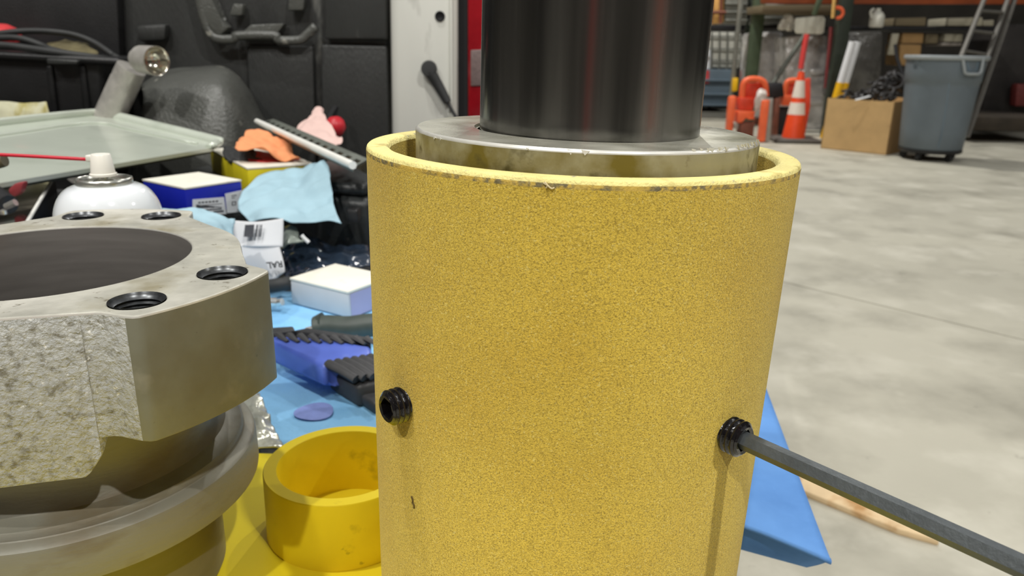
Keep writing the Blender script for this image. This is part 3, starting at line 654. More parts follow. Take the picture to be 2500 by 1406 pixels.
def prints(bm, rows, hit, nr):
    for (x0, y0, x1, y1, t) in rows:
        prism(bm, [hit(x0, y0)+nr*.0011, hit(x1, y1)+nr*.0011, hit(x1, y1+t)+nr*.0011, hit(x0, y0+t)+nr*.0011], -nr*.0002)
stuff(one('print', M_ink, l1, lambda bm: prints(bm, [(483+8.5*k, 493-.7*k, 489+8.5*k, 492.5-.7*k, 3.5) for k in range(6)]+[(478+4*k, 501.5-.35*k, 481+4*k, 501.3-.35*k, 1.6) for k in range(16)]+[(478, 507-.2*k, 500+k, 505, 2) for k in (0, 8, 22, 40)]+[(500, 511, 540, 508, 3), (520, 515, 545, 513, 4)], hit, nr)))
stuff(one('print', M_ink, l2, lambda bm: prints(bm, [(565, 493, 567, 492.5, 9), (573, 492, 575, 491.5, 9), (565, 492, 575, 491, 1.6), (565, 500, 575, 499, 1.6), (564, 477, 576, 475, 2), (564, 482, 572, 481, 1.6)], hit, nr)))
# yellow box
zy = .762
supb = one('black_crate', M_case, None, lambda bm: prism(bm, [Z(470, 440, zy), Z(612, 500, zy), Z(770, 468, zy), Z(620, 420, zy)], (0, 0, BZ-zy), .006), 50)
yb, y4 = carton('yellow_box', 'yellow carton with white top under the orange rag', (519, 430), (610, 489), (742, 466), zy+.001, .050, (M_yellow, M_card))
tag(supb, 'black crate underneath the yellow box', 'crate')
# red pouch + orange rag
tag(sheet('red_pouch', [P3([(604, 366, 1.31), (640, 370, 1.31), (690, 380, 1.31), (734, 384, 1.31)]), P3([(598, 378, 1.275), (640, 386, 1.265), (690, 394, 1.26), (736, 392, 1.27)]), P3([(606, 388, 1.25), (645, 396, 1.24), (690, 402, 1.235), (734, 399, 1.25)])], M_redcloth, None, .008, 8, .003, 30), 'red vinyl pouch underneath the orange rag', 'pouch')
tag(sheet('black_glove', [P3([(546, 358, 1.300), (580, 360, 1.285), (620, 364, 1.270)]), P3([(543, 376, 1.270), (580, 380, 1.260), (620, 380, 1.255)]), P3([(556, 393, 1.255), (590, 392, 1.250), (640, 388, 1.250)])], M_rubber, None, .01, 6, .003, 40), 'limp black glove in front of the red pouch', 'glove')
tag(sheet('orange_rag', [P3([(600, 322, 1.350), (620, 319, 1.360), (650, 322, 1.360), (672, 328, 1.350), (700, 345, 1.350)]),
                         P3([(590, 338, 1.300), (612, 332, 1.310), (650, 345, 1.310), (682, 345, 1.310), (716, 362, 1.295)]),
                         P3([(574, 352, 1.240), (610, 346, 1.270), (645, 360, 1.250), (690, 365, 1.265), (722, 378, 1.265)]),
                         P3([(580, 362, 1.220), (620, 362, 1.225), (652, 374, 1.225), (680, 384, 1.235), (733, 386, 1.250)])], M_orange, None, .0015, 10, .008, 26, 3), 'orange shop rag bunched on top of the red pouch', 'rag')
tag(sheet('pink_rag', [P3([(766, 270, 1.64), (775, 260, 1.65), (782, 259, 1.65), (790, 268, 1.65)]), P3([(745, 290, 1.60), (765, 287, 1.60), (785, 287, 1.60), (800, 290, 1.60)]), P3([(720, 318, 1.56), (750, 318, 1.55), (790, 318, 1.55), (822, 328, 1.55)]), P3([(740, 335, 1.52), (770, 342, 1.51), (800, 350, 1.50), (836, 338, 1.52)]), P3([(765, 345, 1.49), (790, 355, 1.48), (810, 361, 1.48), (830, 350, 1.50)])], M_pink, None, .0015, 9, .006, 30, 8), 'pale pink rag peaked behind the slotted strut', 'rag')
rb = thing('red_plug', 'round red plug with a black strap behind the pink rag', 'plug', Y(822, 330, 1.62))
one('knob', mat('red_rubber', (200, 40, 52), .4, var=.1), rb, lambda bm: lathe(bm, [(0, .022), (.012, .02), (.02, .010), (.021, -.004), (.016, -.02), (0, -.022)], Y(818, 310, 1.61), (.4, -.3, .5), 24), 60)
one('strap', M_black2, rb, lambda bm: tube(bm, P3([(800, 300, 1.64), (806, 280, 1.66), (816, 263, 1.68), (820, 262, 1.69), (815, 285, 1.68)]), .006, 8, 5, flat=.5), 60)
# carton lettered RAL, barcode
wb = thing('white_carton', 'white printed carton with a barcode and upside-down RAL lettering', 'carton', Y(640, 690, .90))
sheet('panel', [P3([(576, 596, .915), (630, 596, .91), (682, 601, .91)]), P3([(590, 640, .905), (640, 640, .90), (692, 640, .90)]), P3([(600, 700, .90), (650, 694, .892), (695, 663, .895)])], M_paper, wb, .002, 6)
flp = sheet('flap', [P3([(566, 538, .935), (628, 541, .93), (691, 533, .93)]), P3([(570, 570, .925), (630, 570, .918), (691, 568, .92)]), P3([(576, 602, .915), (630, 602, .906), (690, 602, .91)])], M_paper, wb, .002, 6)
def bars(bm):
    for x0, x1 in ((596, 619), (624, 628), (631, 633), (635, 638)):
        prism(bm, [Y(x0+2, 549, .9175), Y(x1+2, 548, .9175), Y(x1-1, 579, .908), Y(x0-1, 578, .908)], (0, .0004, 0))
stuff(one('barcode', M_ink, flp, bars))
xd = Y(640, 641, .885)-Y(690, 636, .885); yd = Y(690, 660, .885)-Y(690, 636, .885)
lettering('RAL', .0112, Y(689, 637, .884), xd, yd, M_black2, wb)
tag(sheet('plastic_wad', [P3([(690, 556, .98), (705, 548, .98), (722, 553, .98)]), P3([(690, 580, .95), (708, 574, .94), (735, 578, .95)]), P3([(690, 604, .93), (705, 596, .93), (742, 584, .94)])], mat('grey_film', (128, 136, 128), .3, var=.25, vs=30), None, .003, 6, .004, 40), 'wad of grey-green clear plastic beside the white carton', 'plastic')
tag(sheet('crinkled_bag', [P3([(690, 600, 1.0), (730, 570, 1.02), (800, 590, 1.03), (900, 600, 1.02)]), P3([(690, 635, .97), (740, 620, .97), (810, 620, .98), (905, 628, .98)]), P3([(690, 680, .94), (740, 665, .93), (820, 650, .95), (905, 650, .96)])], mat('dark_blue_film', (38, 48, 62), .16, var=.4, vs=20, coat=.5), None, .003, 10, .008, 30, 4), 'dark blue-black crinkled plastic bag behind the white box', 'bag')
for (a, b, c, d) in (((736, 575), (752, 592), 1.0, 0), ):
    tag(one('plastic_clip', M_label, None, lambda bm: tube(bm, P3([(736, 574, .95), (744, 583, .95), (754, 592, .95)]), .0028, 8, 4), 60), 'small white plastic clip on the dark crinkled bag', 'clip')
# white box near
b = ground_box((711, 741), (853, 778), (960, 735), BZ+.004)
wt = thing('white_box', 'small white cardboard box on the blue pad beside the yellow tube', 'box', b[0])
one('carton', M_cardside, wt, lambda bm: prism(bm, b, (0, 0, .030), .003))
one('lid', M_card, wt, lambda bm: prism(bm, [p+Vector((0, 0, .0295)) for p in b], (0, 0, .0035), .001))
one('end_flap', M_lilac, wt, lambda bm: prism(bm, [b[0].lerp(b[3], .06)+Vector((0, -.0008, 0)), b[3]+Vector((0, -.0008, 0)), b[3]+Vector((0, -.0008, .029)), b[0].lerp(b[3], .04)+Vector((0, -.0008, .029))], (0, .0004, 0)))
dk = thing('rubber_pin', 'short black rubber pin with a bright metal end left of the white box', 'pin', Y(680, 745, .84))
one('sleeve', M_rubber, dk, lambda bm: tube(bm, P3([(630, 702, .87), (690, 694, .87), (706, 690, .88)]), .0085, 12, 3), 60)
one('metal_end', M_silver, dk, lambda bm: (tube(bm, P3([(640, 738, .84), (676, 738, .84)]), .0055, 10, 3), lathe(bm, [(0, -.004), (.0045, -.003), (.0045, .003), (0, .004)], Y(684, 738, .838), (1, -.3, .3), 12)), 60)
# brush and grip tool
gt = thing('grip_tool', 'dark olive-grey rubber-gripped tool lying behind the blue brush', 'tool', Z(850, 836, BZ+.004))
one('grip', M_olive, gt, lambda bm: tube(bm, P3([(770, 800, .755), (800, 797, .755), (850, 800, .75), (900, 794, .75), (960, 790, .75)]), .0125, 14, 4), 60)
one('nose', M_olive, gt, lambda bm: tube(bm, P3([(768, 796, .757), (790, 792, .757)]), .010, 12, 3, r1=.0135), 60)
one('bit', M_silver, gt, lambda bm: tube(bm, P3([(748, 806, .755), (772, 800, .755)]), .0032, 8, 2), 60)
br = thing('scrub_brush', 'blue plastic brush with black ribbed rubber strips, on the blue pad', 'brush', Z(790, 930, BZ+.004))
bz = .733
one('brush_body', M_brushblue, br, lambda bm: prism(bm, [Z(640, 812, bz), Z(668, 832, bz), Z(792, 893, bz), Z(808, 883, bz), Z(912, 868, bz), Z(905, 842, bz), Z(780, 833, bz)], (0, 0, -.022), .006, 3), 60)
ra, rb_ = Z(800, 888, bz-.002), Z(870, 926, bz-.008)
for k in range(6):
    o_ = (Z(905, 872, bz-.002)-Z(800, 888, bz-.002))*(k/5.2)
    one('rib', M_bristle, br, lambda bm: tube(bm, [ra+o_, (ra+rb_)/2+o_+Vector((0, 0, .001)), rb_+o_], .0052, 8, 2, r1=.0048, flat=.8), 50)
one('rib_base', M_bristle, br, lambda bm: prism(bm, [Z(800, 900, bz-.012), Z(872, 945, bz-.014), Z(930, 930, bz-.012), Z(905, 885, bz-.008)], (0, 0, -.020), .003), 50)
one('rib_base', M_bristle, br, lambda bm: prism(bm, [Z(868, 955, BZ+.016), Z(915, 985, BZ+.016), Z(960, 960, BZ+.016), Z(905, 940, BZ+.016)], (0, 0, -.011), .003), 50)
for k in range(9):
    x = 678+k*27
    one('tooth', M_bristle, br, lambda bm: tube(bm, [Z(x, 815+k*1.2, bz+.004), Z(x+24, 834+k*.8, bz+.001)], .0042, 6, 1, r1=.002, flat=.6))
one('tooth_strip', M_bristle, br, lambda bm: (prism(bm, [Z(640, 800, bz+.004), Z(716, 795, bz+.004), Z(722, 806, bz+.004), Z(640, 818, bz+.004)], (0, 0, -.02), .002), prism(bm, [Z(715, 806, bz+.003), Z(905, 830, bz+.003), Z(905, 822, bz+.003), Z(750, 799, bz+.003)], (0, 0, -.02), .002)))

# ------------------------------------------------------------------ floor things, right
tag(one('wooden_stake', M_wood, None, lambda bm: prism(bm, [Z(a, b, 0) for a, b in ((1880, 1108), (2180, 1248), (2292, 1334), (2190, 1306), (1880, 1178))], (0, 0, .016), .003)), 'pale wooden stake with pointed end on the concrete floor', 'stake')
# grey trash can on dolly
cx, cy = 4.15, 7.66
tc2 = thing('trash_can', 'tall grey plastic trash can on a black wheeled dolly', 'trash can', (cx, cy, 0))
one('can_body', M_bin, tc2, lambda bm: lathe(bm, [(0, .10), (.265, .10), (.285, .125), (.296, .30), (.309, .50), (.322, .70), (.325, .745), (.333, .755), (.340, .85), (.346, .955), (.335, .955), (.31, .6), (.27, .14), (0, .14)], (cx, cy, 0), (0, 0, 1), 64), 50)
one('can_lip', M_binrim, tc2, lambda bm: lathe(bm, [(.342, .950), (.362, .952), (.369, .965), (.369, .985), (.360, .994), (.342, .994), (.334, .98)], (cx, cy, 0), (0, 0, 1), 64, closed=True), 60)
one('dolly', M_black, tc2, lambda bm: lathe(bm, [(0, .075), (.275, .075), (.288, .085), (.288, .11), (.275, .115), (0, .115)], (cx, cy, 0), (0, 0, 1), 32), 50)
for k in range(5):
    a = -1.2+k*2*math.pi/5
    one('caster', M_black, tc2, lambda bm: (lathe(bm, [(0, -.018), (.036, -.018), (.038, -.012), (.038, .012), (.036, .018), (0, .018)], (cx+.23*math.cos(a), cy+.23*math.sin(a), .038), (math.sin(a), -math.cos(a), 0), 14), box(bm, (cx+.23*math.cos(a), cy+.23*math.sin(a), .065), (.04, .05, .03))), 40)
def onc(px, py, r):
    d = ray(px, py); a = d.x*d.x+d.y*d.y; b = -(d.x*cx+d.y*cy); c = cx*cx+cy*cy-r*r
    return CAM+d*((-b-math.sqrt(max(0, b*b-a*c)))/a)
hA = [onc(2350, 140, .345), onc(2354, 165, .365), onc(2358, 179, .37), onc(2376, 181, .375), onc(2392, 179, .375), onc(2397, 165, .37), onc(2401, 140, .36)]
one('handle', M_binrim, tc2, lambda bm: tube(bm, hA, .014, 8, 4), 60)
one('handle_recess', M_cont, tc2, lambda bm: prism(bm, [onc(2360, 140, .350), onc(2392, 140, .350), onc(2388, 174, .346), onc(2362, 174, .346)], (-.01, .03, 0), .004))
stuff(one('molded_print', mat('dark_print', (70, 80, 86), .7), tc2, lambda bm: [prism(bm, [onc(x0, y0, .347), onc(x1, y0, .347), onc(x1, y1, .345), onc(x0, y1, .345)], (.004, .01, 0)) for x0, y0, x1, y1 in ((2228, 146, 2247, 153), (2230, 159, 2238, 166))]))
one('body_seam', M_cont, tc2, lambda bm: tube(bm, [onc(2318, 200, .323), onc(2310, 260, .309), onc(2298, 330, .296), onc(2290, 362, .288)], .006, 6, 3), 60)
# cardboard box with cables
q = ground_box((2003, 362), (2163, 379), (2203, 358), 0); bh = .535
cbx = thing('cardboard_box', 'brown cardboard box on the floor beside the grey trash can', 'box', q[0])
def wallp(a, b): n_ = (b-a).cross(Vector((0, 0, 1))).normalized()*.008; return [a, b, b+n_, a+n_]
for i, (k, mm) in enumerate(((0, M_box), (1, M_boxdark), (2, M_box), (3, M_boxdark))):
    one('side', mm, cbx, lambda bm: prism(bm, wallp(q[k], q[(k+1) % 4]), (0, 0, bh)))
one('bottom', M_box, cbx, lambda bm: prism(bm, q, (0, 0, .01)))
one('contents_tray', M_boxdark, cbx, lambda bm: prism(bm, [p.lerp((q[0]+q[2])/2, .04)+Vector((0, 0, bh-.08)) for p in q], (0, 0, .02)))
cc_ = (q[0]+q[2])/2
def cables(bm):
    rnd = random.Random(9)
    for k in range(46):
        u, v = rnd.uniform(.12, .88), rnd.uniform(.12, .88)
        c = q[0].lerp(q[1], u).lerp(q[3].lerp(q[2], u), v); hh = bh-.02+.30*math.exp(-((u-.35)**2/.07+(v-.5)**2/.12))*rnd.uniform(.5, 1)
        r = rnd.uniform(.04, .10); ax = Vector((rnd.uniform(-1, 1), rnd.uniform(-1, 1), rnd.uniform(.1, 1))).normalized(); e1 = ax.orthogonal().normalized(); e2 = ax.cross(e1)
        tube(bm, [c+Vector((0, 0, hh-bh+bh))+(e1*math.cos(t)+e2*math.sin(t))*r for t in [i*.9 for i in range(6)]], .016, 6, 3)
cbl = stuff(one('cable_heap', M_cable, None, cables, 60)); tag(cbl, 'heap of tangled black cables filling the cardboard box', 'cables')
tag(one('white_strip', M_label, None, lambda bm: tube(bm, P3([(2088, 244, 7.95), (2105, 240, 7.95), (2122, 235, 8.0)]), .02, 8, 3, flat=.4), 60), 'short white strip on the front edge of the cable heap', 'strip')
# traffic cone
kx, ky = 3.27, 9.03
cone = thing('traffic_cone', 'orange traffic cone with two white bands and a black base', 'cone', (kx, ky, 0))
one('cone_base', M_conebase, cone, lambda bm: prism(bm, [(kx-.27, ky-.25, 0), (kx+.25, ky-.27, 0), (kx+.27, ky+.25, 0), (kx-.25, ky+.27, 0)], (0, 0, .045), .015), 50)
def cseg(z0, z1): 
    rr = lambda z: .135-.105*(z/.82)
    return lambda bm: lathe(bm, [(rr(z0)-.008, z0), (rr(z0), z0), (rr(z1), z1), (rr(z1)-.008, z1)], (kx, ky, 0), (0, 0, 1), 32, closed=True)
one('cone_body', M_cone, cone, cseg(.04, .79), 50)
def band(z0, z1):
    rr = lambda z: .137-.105*(z/.82)
    return lambda bm: lathe(bm, [(rr(z0)-.004, z0), (rr(z0), z0), (rr(z1), z1), (rr(z1)-.004, z1)], (kx, ky, 0), (0, 0, 1), 32, closed=True)
one('white_band', M_coneband, cone, band(.31, .445), 50); one('white_band', M_coneband, cone, band(.50, .69), 50)
# red pole standing in the cone
tag(one('red_pole', M_redpole, None, lambda bm: tube(bm, [Y(1955, 168, ky), Y(1962, 125, ky+.02), Y(1970, 84, ky+.04)], .03, 12, 3), 60), 'straight red pole rising above the traffic cone', 'pole')
tag(one('silver_knob', M_silver, None, lambda bm: lathe(bm, [(0, -.03), (.022, -.02), (.03, 0), (.022, .02), (0, .03)], Y(1961, 175, ky), (0, 0, 1), 16), 180), 'small shiny knob on the tip of the traffic cone', 'knob')
# orange floor stands
def S(name, poly, y, th, m, par, bev=.006): return slab(name, poly, y, th, m, par, bev)
os1 = thing('orange_stand', 'orange steel floor stand with rounded loop top, left of the traffic cone', 'stand', (Y(1830, 345, 9.35).x, 9.35, 0), 'orange steel floor stands')
one('loop', M_or, os1, lambda bm: tube(bm, P([(1810, 262), (1812, 225), (1816, 203), (1828, 194), (1846, 193), (1860, 197), (1868, 208), (1870, 235)], 9.35), .036, 10, 4), 60)
S('back_panel', [(1817, 204), (1862, 202), (1860, 240), (1815, 244)], 9.40, .05, M_or2, os1)
S('housing', [(1806, 238), (1846, 240), (1838, 270), (1803, 268)], 9.30, .16, M_or2, os1, .012)
S('lower_block', [(1802, 270), (1844, 272), (1841, 292), (1826, 292), (1822, 283), (1815, 292), (1812, 300), (1799, 300)], 9.28, .16, M_or, os1, .01)
S('side_post', [(1783, 236), (1799, 234), (1788, 333), (1774, 334)], 9.25, .12, M_or, os1, .02)
S('side_post', [(1865, 246), (1880, 244), (1868, 346), (1853, 347)], 8.82, .10, M_or, os1, .01)
S('post_face', [(1880, 243), (1888, 242), (1880, 345), (1868, 347)], 8.83, .08, M_greysteel, os1, .004)
S('base_box', [(1808, 300), (1843, 298), (1838, 346), (1806, 346)], 9.32, .18, M_brownsteel, os1, .01)
S('foot_bolt', [(1792, 302), (1804, 302), (1802, 314), (1791, 314)], 9.24, .05, M_greysteel, os1, .008)
os2 = thing('orange_stand', 'orange loop-topped stand partly hidden behind the traffic cone', 'stand', (Y(1935, 345, 9.6).x, 9.6, 0), 'orange steel floor stands')
one('loop', M_or, os2, lambda bm: tube(bm, P([(1913, 252), (1917, 225), (1921, 203), (1930, 197), (1950, 196)], 9.6), .034, 10, 4), 60)
S('back_panel', [(1918, 205), (1946, 203), (1944, 250), (1914, 252)], 9.64, .05, M_or2, os2)
S('housing', [(1911, 232), (1942, 232), (1938, 258), (1909, 258)], 9.56, .12, M_or, os2, .01)
S('side_post', [(1966, 196), (1980, 190), (1978, 260), (1964, 340), (1954, 340)], 9.62, .10, M_or2, os2, .01)
S('side_post', [(1893, 240), (1905, 238), (1898, 336), (1886, 338)], 9.5, .10, M_brownsteel, os2, .006)
S('base_box', [(1902, 262), (1945, 262), (1940, 340), (1898, 340)], 9.66, .18, M_blackbeam, os2, .01)
tag(sheet('plastic_bag', [P([(1848, 224), (1858, 216), (1868, 222)], 9.22), P([(1844, 242), (1856, 238), (1871, 240)], 9.16), P([(1842, 262), (1852, 260), (1864, 254)], 9.2), P([(1842, 268), (1848, 270), (1856, 264)], 9.24)], mat('bag_film', (206, 196, 188), .35, var=.15), None, .01, 6, .03, 8), 'white plastic bag hanging on the orange stand', 'bag')
S0 = lambda name, poly, y, th, m, bev=.006: slab(name, poly, y, th, m, None, bev)
tag(S0('black_motor', [(1874, 205), (1912, 202), (1916, 236), (1878, 240)], 9.5, .25, M_blackbeam, .02), 'black motor block between the two orange stands', 'motor')
# racking
def post(name, x0, y, wd, m, z1, parent): return one(name, m, parent, lambda bm: box(bm, (x0, y, z1/2), (wd, wd*.8, z1), 0, .006))
rack = thing('pallet_rack', 'green upright pallet rack with orange and black beams', 'rack', (4.2, 10.3, 0))
xA = Y(1848, 60, 10.8).x; xA2 = Y(1832, 60, 11.9).x; xC = Y(1803, 60, 11.0).x; xB = Y(2046, 140, 9.75).x
post('upright', xA, 10.8, .15, M_green, 3.2, rack); post('upright', xA2, 11.9, .13, M_green2, 3.2, rack); post('upright', xC, 11.0, .06, M_cage, 3.2, rack)
post('upright', xB, 9.75, .15, M_green2, 3.2, rack)
S('beam', [(1600, 60), (1818, 62), (1818, 73), (1600, 71)], 11.1, .1, M_blackbeam, rack)
S('beam', [(1848, 62), (1905, 58), (1905, 70), (1848, 72)], 10.95, .1, M_blackbeam, rack)
S('beam', [(1862, -40), (2560, -40), (2560, 10), (2240, 10), (1862, 8)], 9.9, .1, M_beam, rack)
S('brace', [(2004, -20), (2018, -20), (1993, 38), (1985, 36)], 9.7, .06, M_green, rack)
S('yellow_guard', [(1791, 192), (1803, 190), (1801, 222), (1789, 224)], 10.9, .1, M_yguard, rack, .01)
S('wire_deck', [(1862, 12), (2060, 12), (2060, 36), (1862, 30)], 10.2, .7, M_lumber, rack)
# caged liquid tank on a blue-grey container
tank = thing('caged_tank', 'white plastic tank in a grey cage standing on a blue-grey container', 'tank', (Y(1740, 270, 13.5).x, 13.5, 0))
S('tank_shell', [(1640, 76), (1812, 78), (1808, 167), (1640, 165)], 13.5, .9, M_tank, tank, .05)
for k in range(6): 
    x = 1700+k*19
    one('cage_bar', M_cage, tank, lambda bm: tube(bm, [Y(x, 76, 13.44), Y(x-2, 170, 13.44)], .016, 6, 1))
for yy in (88, 118, 146): one('cage_bar', M_cage, tank, lambda bm: tube(bm, [Y(1650, yy, 13.46), Y(1810, yy+2, 13.46)], .014, 6, 1))
S('label', [(1706, 120), (1735, 120), (1733, 168), (1706, 168)], 13.40, .02, M_label, tank, 0)
S('hazard_diamond', [(1725, 132), (1733, 142), (1725, 152), (1717, 142)], 13.39, .02, M_greysteel, tank, 0)
pc = thing('bulk_container', 'blue-grey plastic container below the caged tank, red label on its side', 'container', (Y(1740, 270, 13.4).x, 13.4, 0))
S('container_body', [(1640, 168), (1797, 170), (1788, 255), (1640, 252)], 13.3, .9, M_cont, pc, .03)
for yy in (192, 226, 252): S('rib', [(1640, yy), (1796-(yy-170)*.1, yy+2), (1796-(yy-170)*.1, yy+8), (1640, yy+6)], 13.24, .08, M_cont, pc, .015)
S('red_label', [(1711, 172), (1732, 172), (1731, 204), (1709, 204)], 13.28, .02, M_labelred, pc, 0)
for xx in (1700, 1760): S('runner', [(xx-25, 254), (xx+22, 254), (xx+20, 266), (xx-25, 266)], 13.3, .9, M_blackbeam, pc)
up = thing('amber_tank', 'amber liquid tank on the upper rack shelf', 'tank', Y(1750, 60, 11.4))
S('tank_shell', [(1600, -60), (1772, -60), (1768, 58), (1600, 56)], 11.4, .6, M_amber, up, .04)
for x in (1738, 1762): one('cage_bar', M_brownsteel, up, lambda bm: tube(bm, [Y(x, -40, 11.36), Y(x-3, 57, 11.36)], .025, 6, 1))
for y_ in (30,): one('cage_bar', M_brownsteel, up, lambda bm: tube(bm, [Y(1640, y_, 11.35), Y(1772, y_, 11.35)], .025, 6, 1))
gc = thing('grey_bin', 'grey ribbed bin beside the amber tank on the upper shelf', 'bin', Y(1800, 60, 11.5))
S('bin_body', [(1772, -60), (1830, -60), (1824, 60), (1768, 58)], 11.5, .5, M_cage, gc, .02)
for y_ in (6, 26, 46): S('rib', [(1770, y_), (1826, y_+1), (1826, y_+6), (1769, y_+5)], 11.45, .06, M_cage, gc, .01)
gc2 = thing('grey_bin', 'grey ribbed bin right of the green upright on the upper shelf', 'bin', Y(1880, 60, 11.0))
S('bin_body', [(1856, 8), (1916, 10), (1912, 60), (1852, 60)], 11.2, .5, M_cage, gc2, .02)
for y_ in (20, 40): S('rib', [(1854, y_), (1914, y_+1), (1914, y_+6), (1853, y_+5)], 11.15, .06, M_cage, gc2, .01)
# wrapped loads
wl = thing('wrapped_load', 'pale stretch-wrapped pallet load behind the orange stands', 'pallet load', (Y(1900, 320, 11).x, 11, 0))
S('wrapped_stack', [(1832, 80), (1912, 76), (1920, 120), (1930, 200), (1926, 290), (1820, 290)], 11.1, .45, M_wrap, wl, .05)
S('pallet', [(1818, 288), (1930, 290), (1928, 306), (1816, 304)], 11.08, .5, M_brownsteel, wl)
wl2 = thing('wrapped_load', 'grey stretch-wrapped pallet load right of the cone', 'pallet load', (Y(1990, 330, 10.6).x, 10.6, 0))
S('wrapped_stack', [(1918, 88), (2028, 82), (2022, 200), (2012, 325), (1916, 325)], 10.5, .5, M_wrap, wl2, .05)
S('wrap_fold', [(1978, 168), (2016, 166), (2014, 182), (1980, 184)], 10.44, .08, M_wrap, wl2, .03)
S('wrap_fold', [(1974, 240), (2012, 238), (2010, 256), (1974, 256)], 10.44, .08, M_wrap, wl2, .03)
S('pallet', [(1914, 322), (2012, 324), (2010, 334), (1914, 332)], 10.48, .5, M_brownsteel, wl2)
for (x, y_) in ((1911, 155), (1883, 183)):
    pass
# hung and leaning items
sg = tag(S0('white_sign', [(1943, 44), (2010, 38), (2016, 46), (2012, 80), (2004, 84), (1944, 82), (1940, 74)], 10.0, .03, M_sign, .012), 'blank white rounded signboard above the red pole', 'sign')
tag(one('grey_pole', M_pole, None, lambda bm: tube(bm, [Y(1880, 215, 10.1), Y(1965, 85, 10.15)], .03, 10, 2), 60), 'thin grey pole leaning diagonally below the white sign', 'pole')
tag(one('red_strap', mat('dull_red_strap', (124, 48, 48), .8, var=.2), None, lambda bm: tube(bm, P3([(2030, 66, 9.9), (2026, 110, 9.9), (2021, 160, 9.9), (2016, 215, 9.9)]), .025, 8, 3), 60), 'dark red strap hanging beside the green upright', 'strap')
tag(one('orange_hook', M_or, None, lambda bm: tube(bm, P3([(2040, 18, 9.6), (2052, 20, 9.6), (2058, 30, 9.6), (2052, 42, 9.6), (2042, 44, 9.6)]), .022, 8, 4), 60), 'orange hook hanging near the top of the green upright', 'hook')
tag(one('yellow_rope', M_rope, None, lambda bm: tube(bm, P3([(2040, -30, 9.6), (2036, 10, 9.6), (2033, 44, 9.6)]), .022, 8, 3), 60), 'yellowish rope hanging beside the orange hook', 'rope')
tag(one('crumpled_film', M_tank, None, lambda bm: [lathe(bm, [(0, -.055), (.045, -.03), (.055, .015), (.035, .045), (0, .055)], Y(a, b_, 10.3), (.3, .2, 1), 10, rfun=lambda r, h, t: r*(1+.3*math.sin(3*t+a))) for a, b_ in ((1914, 54), (1924, 44), (1932, 52), (1908, 64), (1926, 66))]), 'crumpled white plastic film left of the signboard', 'film')
tag(S0('dark_wrapped_load', [(2062, 78), (2158, 76), (2150, 240), (2040, 240)], 9.9, .5, M_wrap2, .04), 'dark wrapped load standing behind the cardboard box', 'pallet load')
for k, (x0, lab) in enumerate(((2082, 'white tube with yellow end leaning beside the green upright, front one'), (2094, 'white and yellow tube half hidden behind its twin'))):
    pt_ = thing('bollard_tube', lab, 'tube', Y(x0-35, 240, 9.3+k*.12), 'white and yellow tubes')
    one('white_sleeve', M_label, pt_, lambda bm: tube(bm, [Y(x0, 102, 9.3+k*.12), Y(x0-30, 202, 9.3+k*.12)], .042, 12, 2), 60)
    ta, tb2 = Y(x0, 102, 9.3+k*.12), Y(x0-30, 202, 9.3+k*.12); tdir = (tb2-ta).normalized()
    one('yellow_end', M_yguard, pt_, lambda bm: tube(bm, [tb2, tb2+tdir*(tb2.z/-tdir.z-.01)], .046, 12, 2), 60)
jg = thing('white_jug', 'white plastic jug standing on the shelf above the dark load', 'jug', Y(2137, 66, 9.8))
one('jug_body', M_jug, jg, lambda bm: lathe(bm, [(0, 0), (.075, 0), (.085, .02), (.085, .13), (.06, .17), (.03, .19), (.028, .22), (0, .222)], Y(2138, 67, 9.8), (0, 0, 1), 24), 50)
one('jug_handle', M_jug, jg, lambda bm: tube(bm, P3([(2128, 44, 9.75), (2126, 28, 9.75), (2134, 22, 9.75)]), .016, 8, 4), 60)
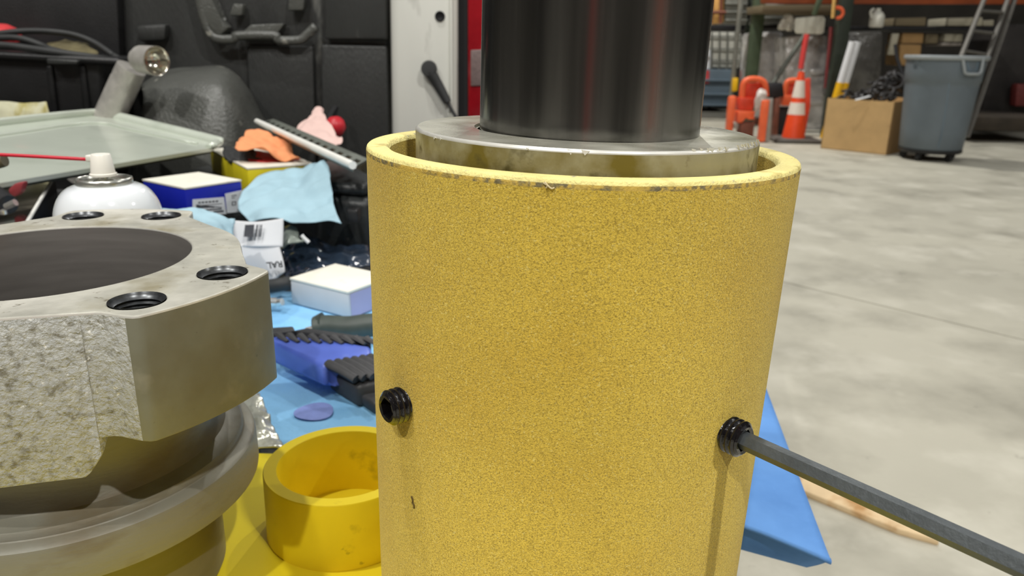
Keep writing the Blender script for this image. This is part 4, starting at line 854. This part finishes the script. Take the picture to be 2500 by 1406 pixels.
# shelf stock on the right
rnd = random.Random(3)
S('shelf_board', [(2040, 64), (2440, 66), (2440, 74), (2040, 72)], 10.0, .8, M_blackbeam, rack)
for i, (x0, y0, x1, y1, m, lab) in enumerate(((2188, 42, 2262, 63, M_lumber, 'dull brown timber offcut on the shelf above the box'), (2316, 42, 2400, 63, M_lumber2, 'long pale board on the shelf behind the ladder'), (2402, 48, 2428, 63, M_lumber2, 'short pale block at the right end of the shelf'))):
    tag(S0('timber_board', [(x0, y0+2), (x1, y0), (x1-2, y1), (x0-2, y1)], 10.0, .5, m, .012), lab, 'timber', 'timber on the racks')
for i, (x0, y0, x1, y1, m, lab) in enumerate(((2204, 80, 2256, 106, M_boxdark, 'brown carton under the shelf, above the trash can rim'), (2262, 82, 2292, 106, M_lumber, 'dark brown carton beside the brown one under the shelf'), (2308, 82, 2352, 102, M_lumber2, 'pale carton under the shelf behind the ladder rail'), (2300, 104, 2350, 112, M_greysteel, 'thin grey plate below the pale carton'), (2198, 108, 2250, 160, M_boxdark, 'tall brown sheet behind the trash can'))):
    tag(S0('stored_carton', [(x0, y0), (x1, y0+1), (x1-3, y1), (x0-3, y1)], 10.1, .4, m, .012), lab, 'carton', 'stock below the shelf')
tag(S0('pale_panel', [(2180, 82), (2196, 82), (2184, 134), (2168, 134)], 9.85, .05, M_lumber2, .006), 'narrow pale panel leaning beside the dark wrapped load', 'panel')
tag(one('hanging_cable', M_black2, None, lambda bm: tube(bm, P3([(2186, 110, 9.7), (2190, 140, 9.6), (2200, 170, 9.5), (2210, 195, 9.4)]), .022, 8, 4), 60), 'black cable hanging between the dark load and the trash can', 'cable')
ld = thing('ladder', 'grey aluminium ladder leaning behind the trash can', 'ladder', (Y(2400, 300, 9.2).x, 9.2, 0))
for (x0, y0, x1, y1) in ((2418, -40, 2345, 140), (2474, -40, 2392, 190), (2490, -40, 2404, 210)):
    one('rail', M_ladder, ld, lambda bm: tube(bm, [Y(x0, y0, 9.4), Y(x1, y1, 9.1), Y(x1-(x0-x1)*.5, y1+(y1-y0)*.5, 8.9)], .03, 6, 2, flat=.5))
for k in range(4):
    t = .1+k*.27
    one('rung', M_ladder, ld, lambda bm: tube(bm, [Y(2418-73*t, -40+180*t, 9.4-.3*t), Y(2474-73*t, -40+190*t, 9.4-.3*t)], .02, 6, 1))
tag(S0('shadow_slab', [(2370, 285), (2600, 290), (2600, 322), (2364, 318)], 9.2, 1.2, mat('floor_shadow', (58, 50, 40), .8, var=.3, vs=4), .01), 'dark slab added for the rack shadow on the floor right of the trash can', 'pallet')  # dark slab added to imitate floor shaded by the racks
tag(S0('dark_cabinet', [(2420, 60), (2620, 60), (2620, 292), (2396, 288)], 10.4, .6, mat('dark_steel', (40, 36, 34), .7, var=.4, vs=3), .01), 'dark steel cabinet in the shade at the right edge', 'cabinet')
tag(S0('red_drum_edge', [(2484, 205), (2560, 205), (2560, 262), (2478, 260)], 10.2, .15, mat('dark_red', (110, 44, 40), .6, var=.2), .03), 'dull red bin at the far right edge', 'bin')
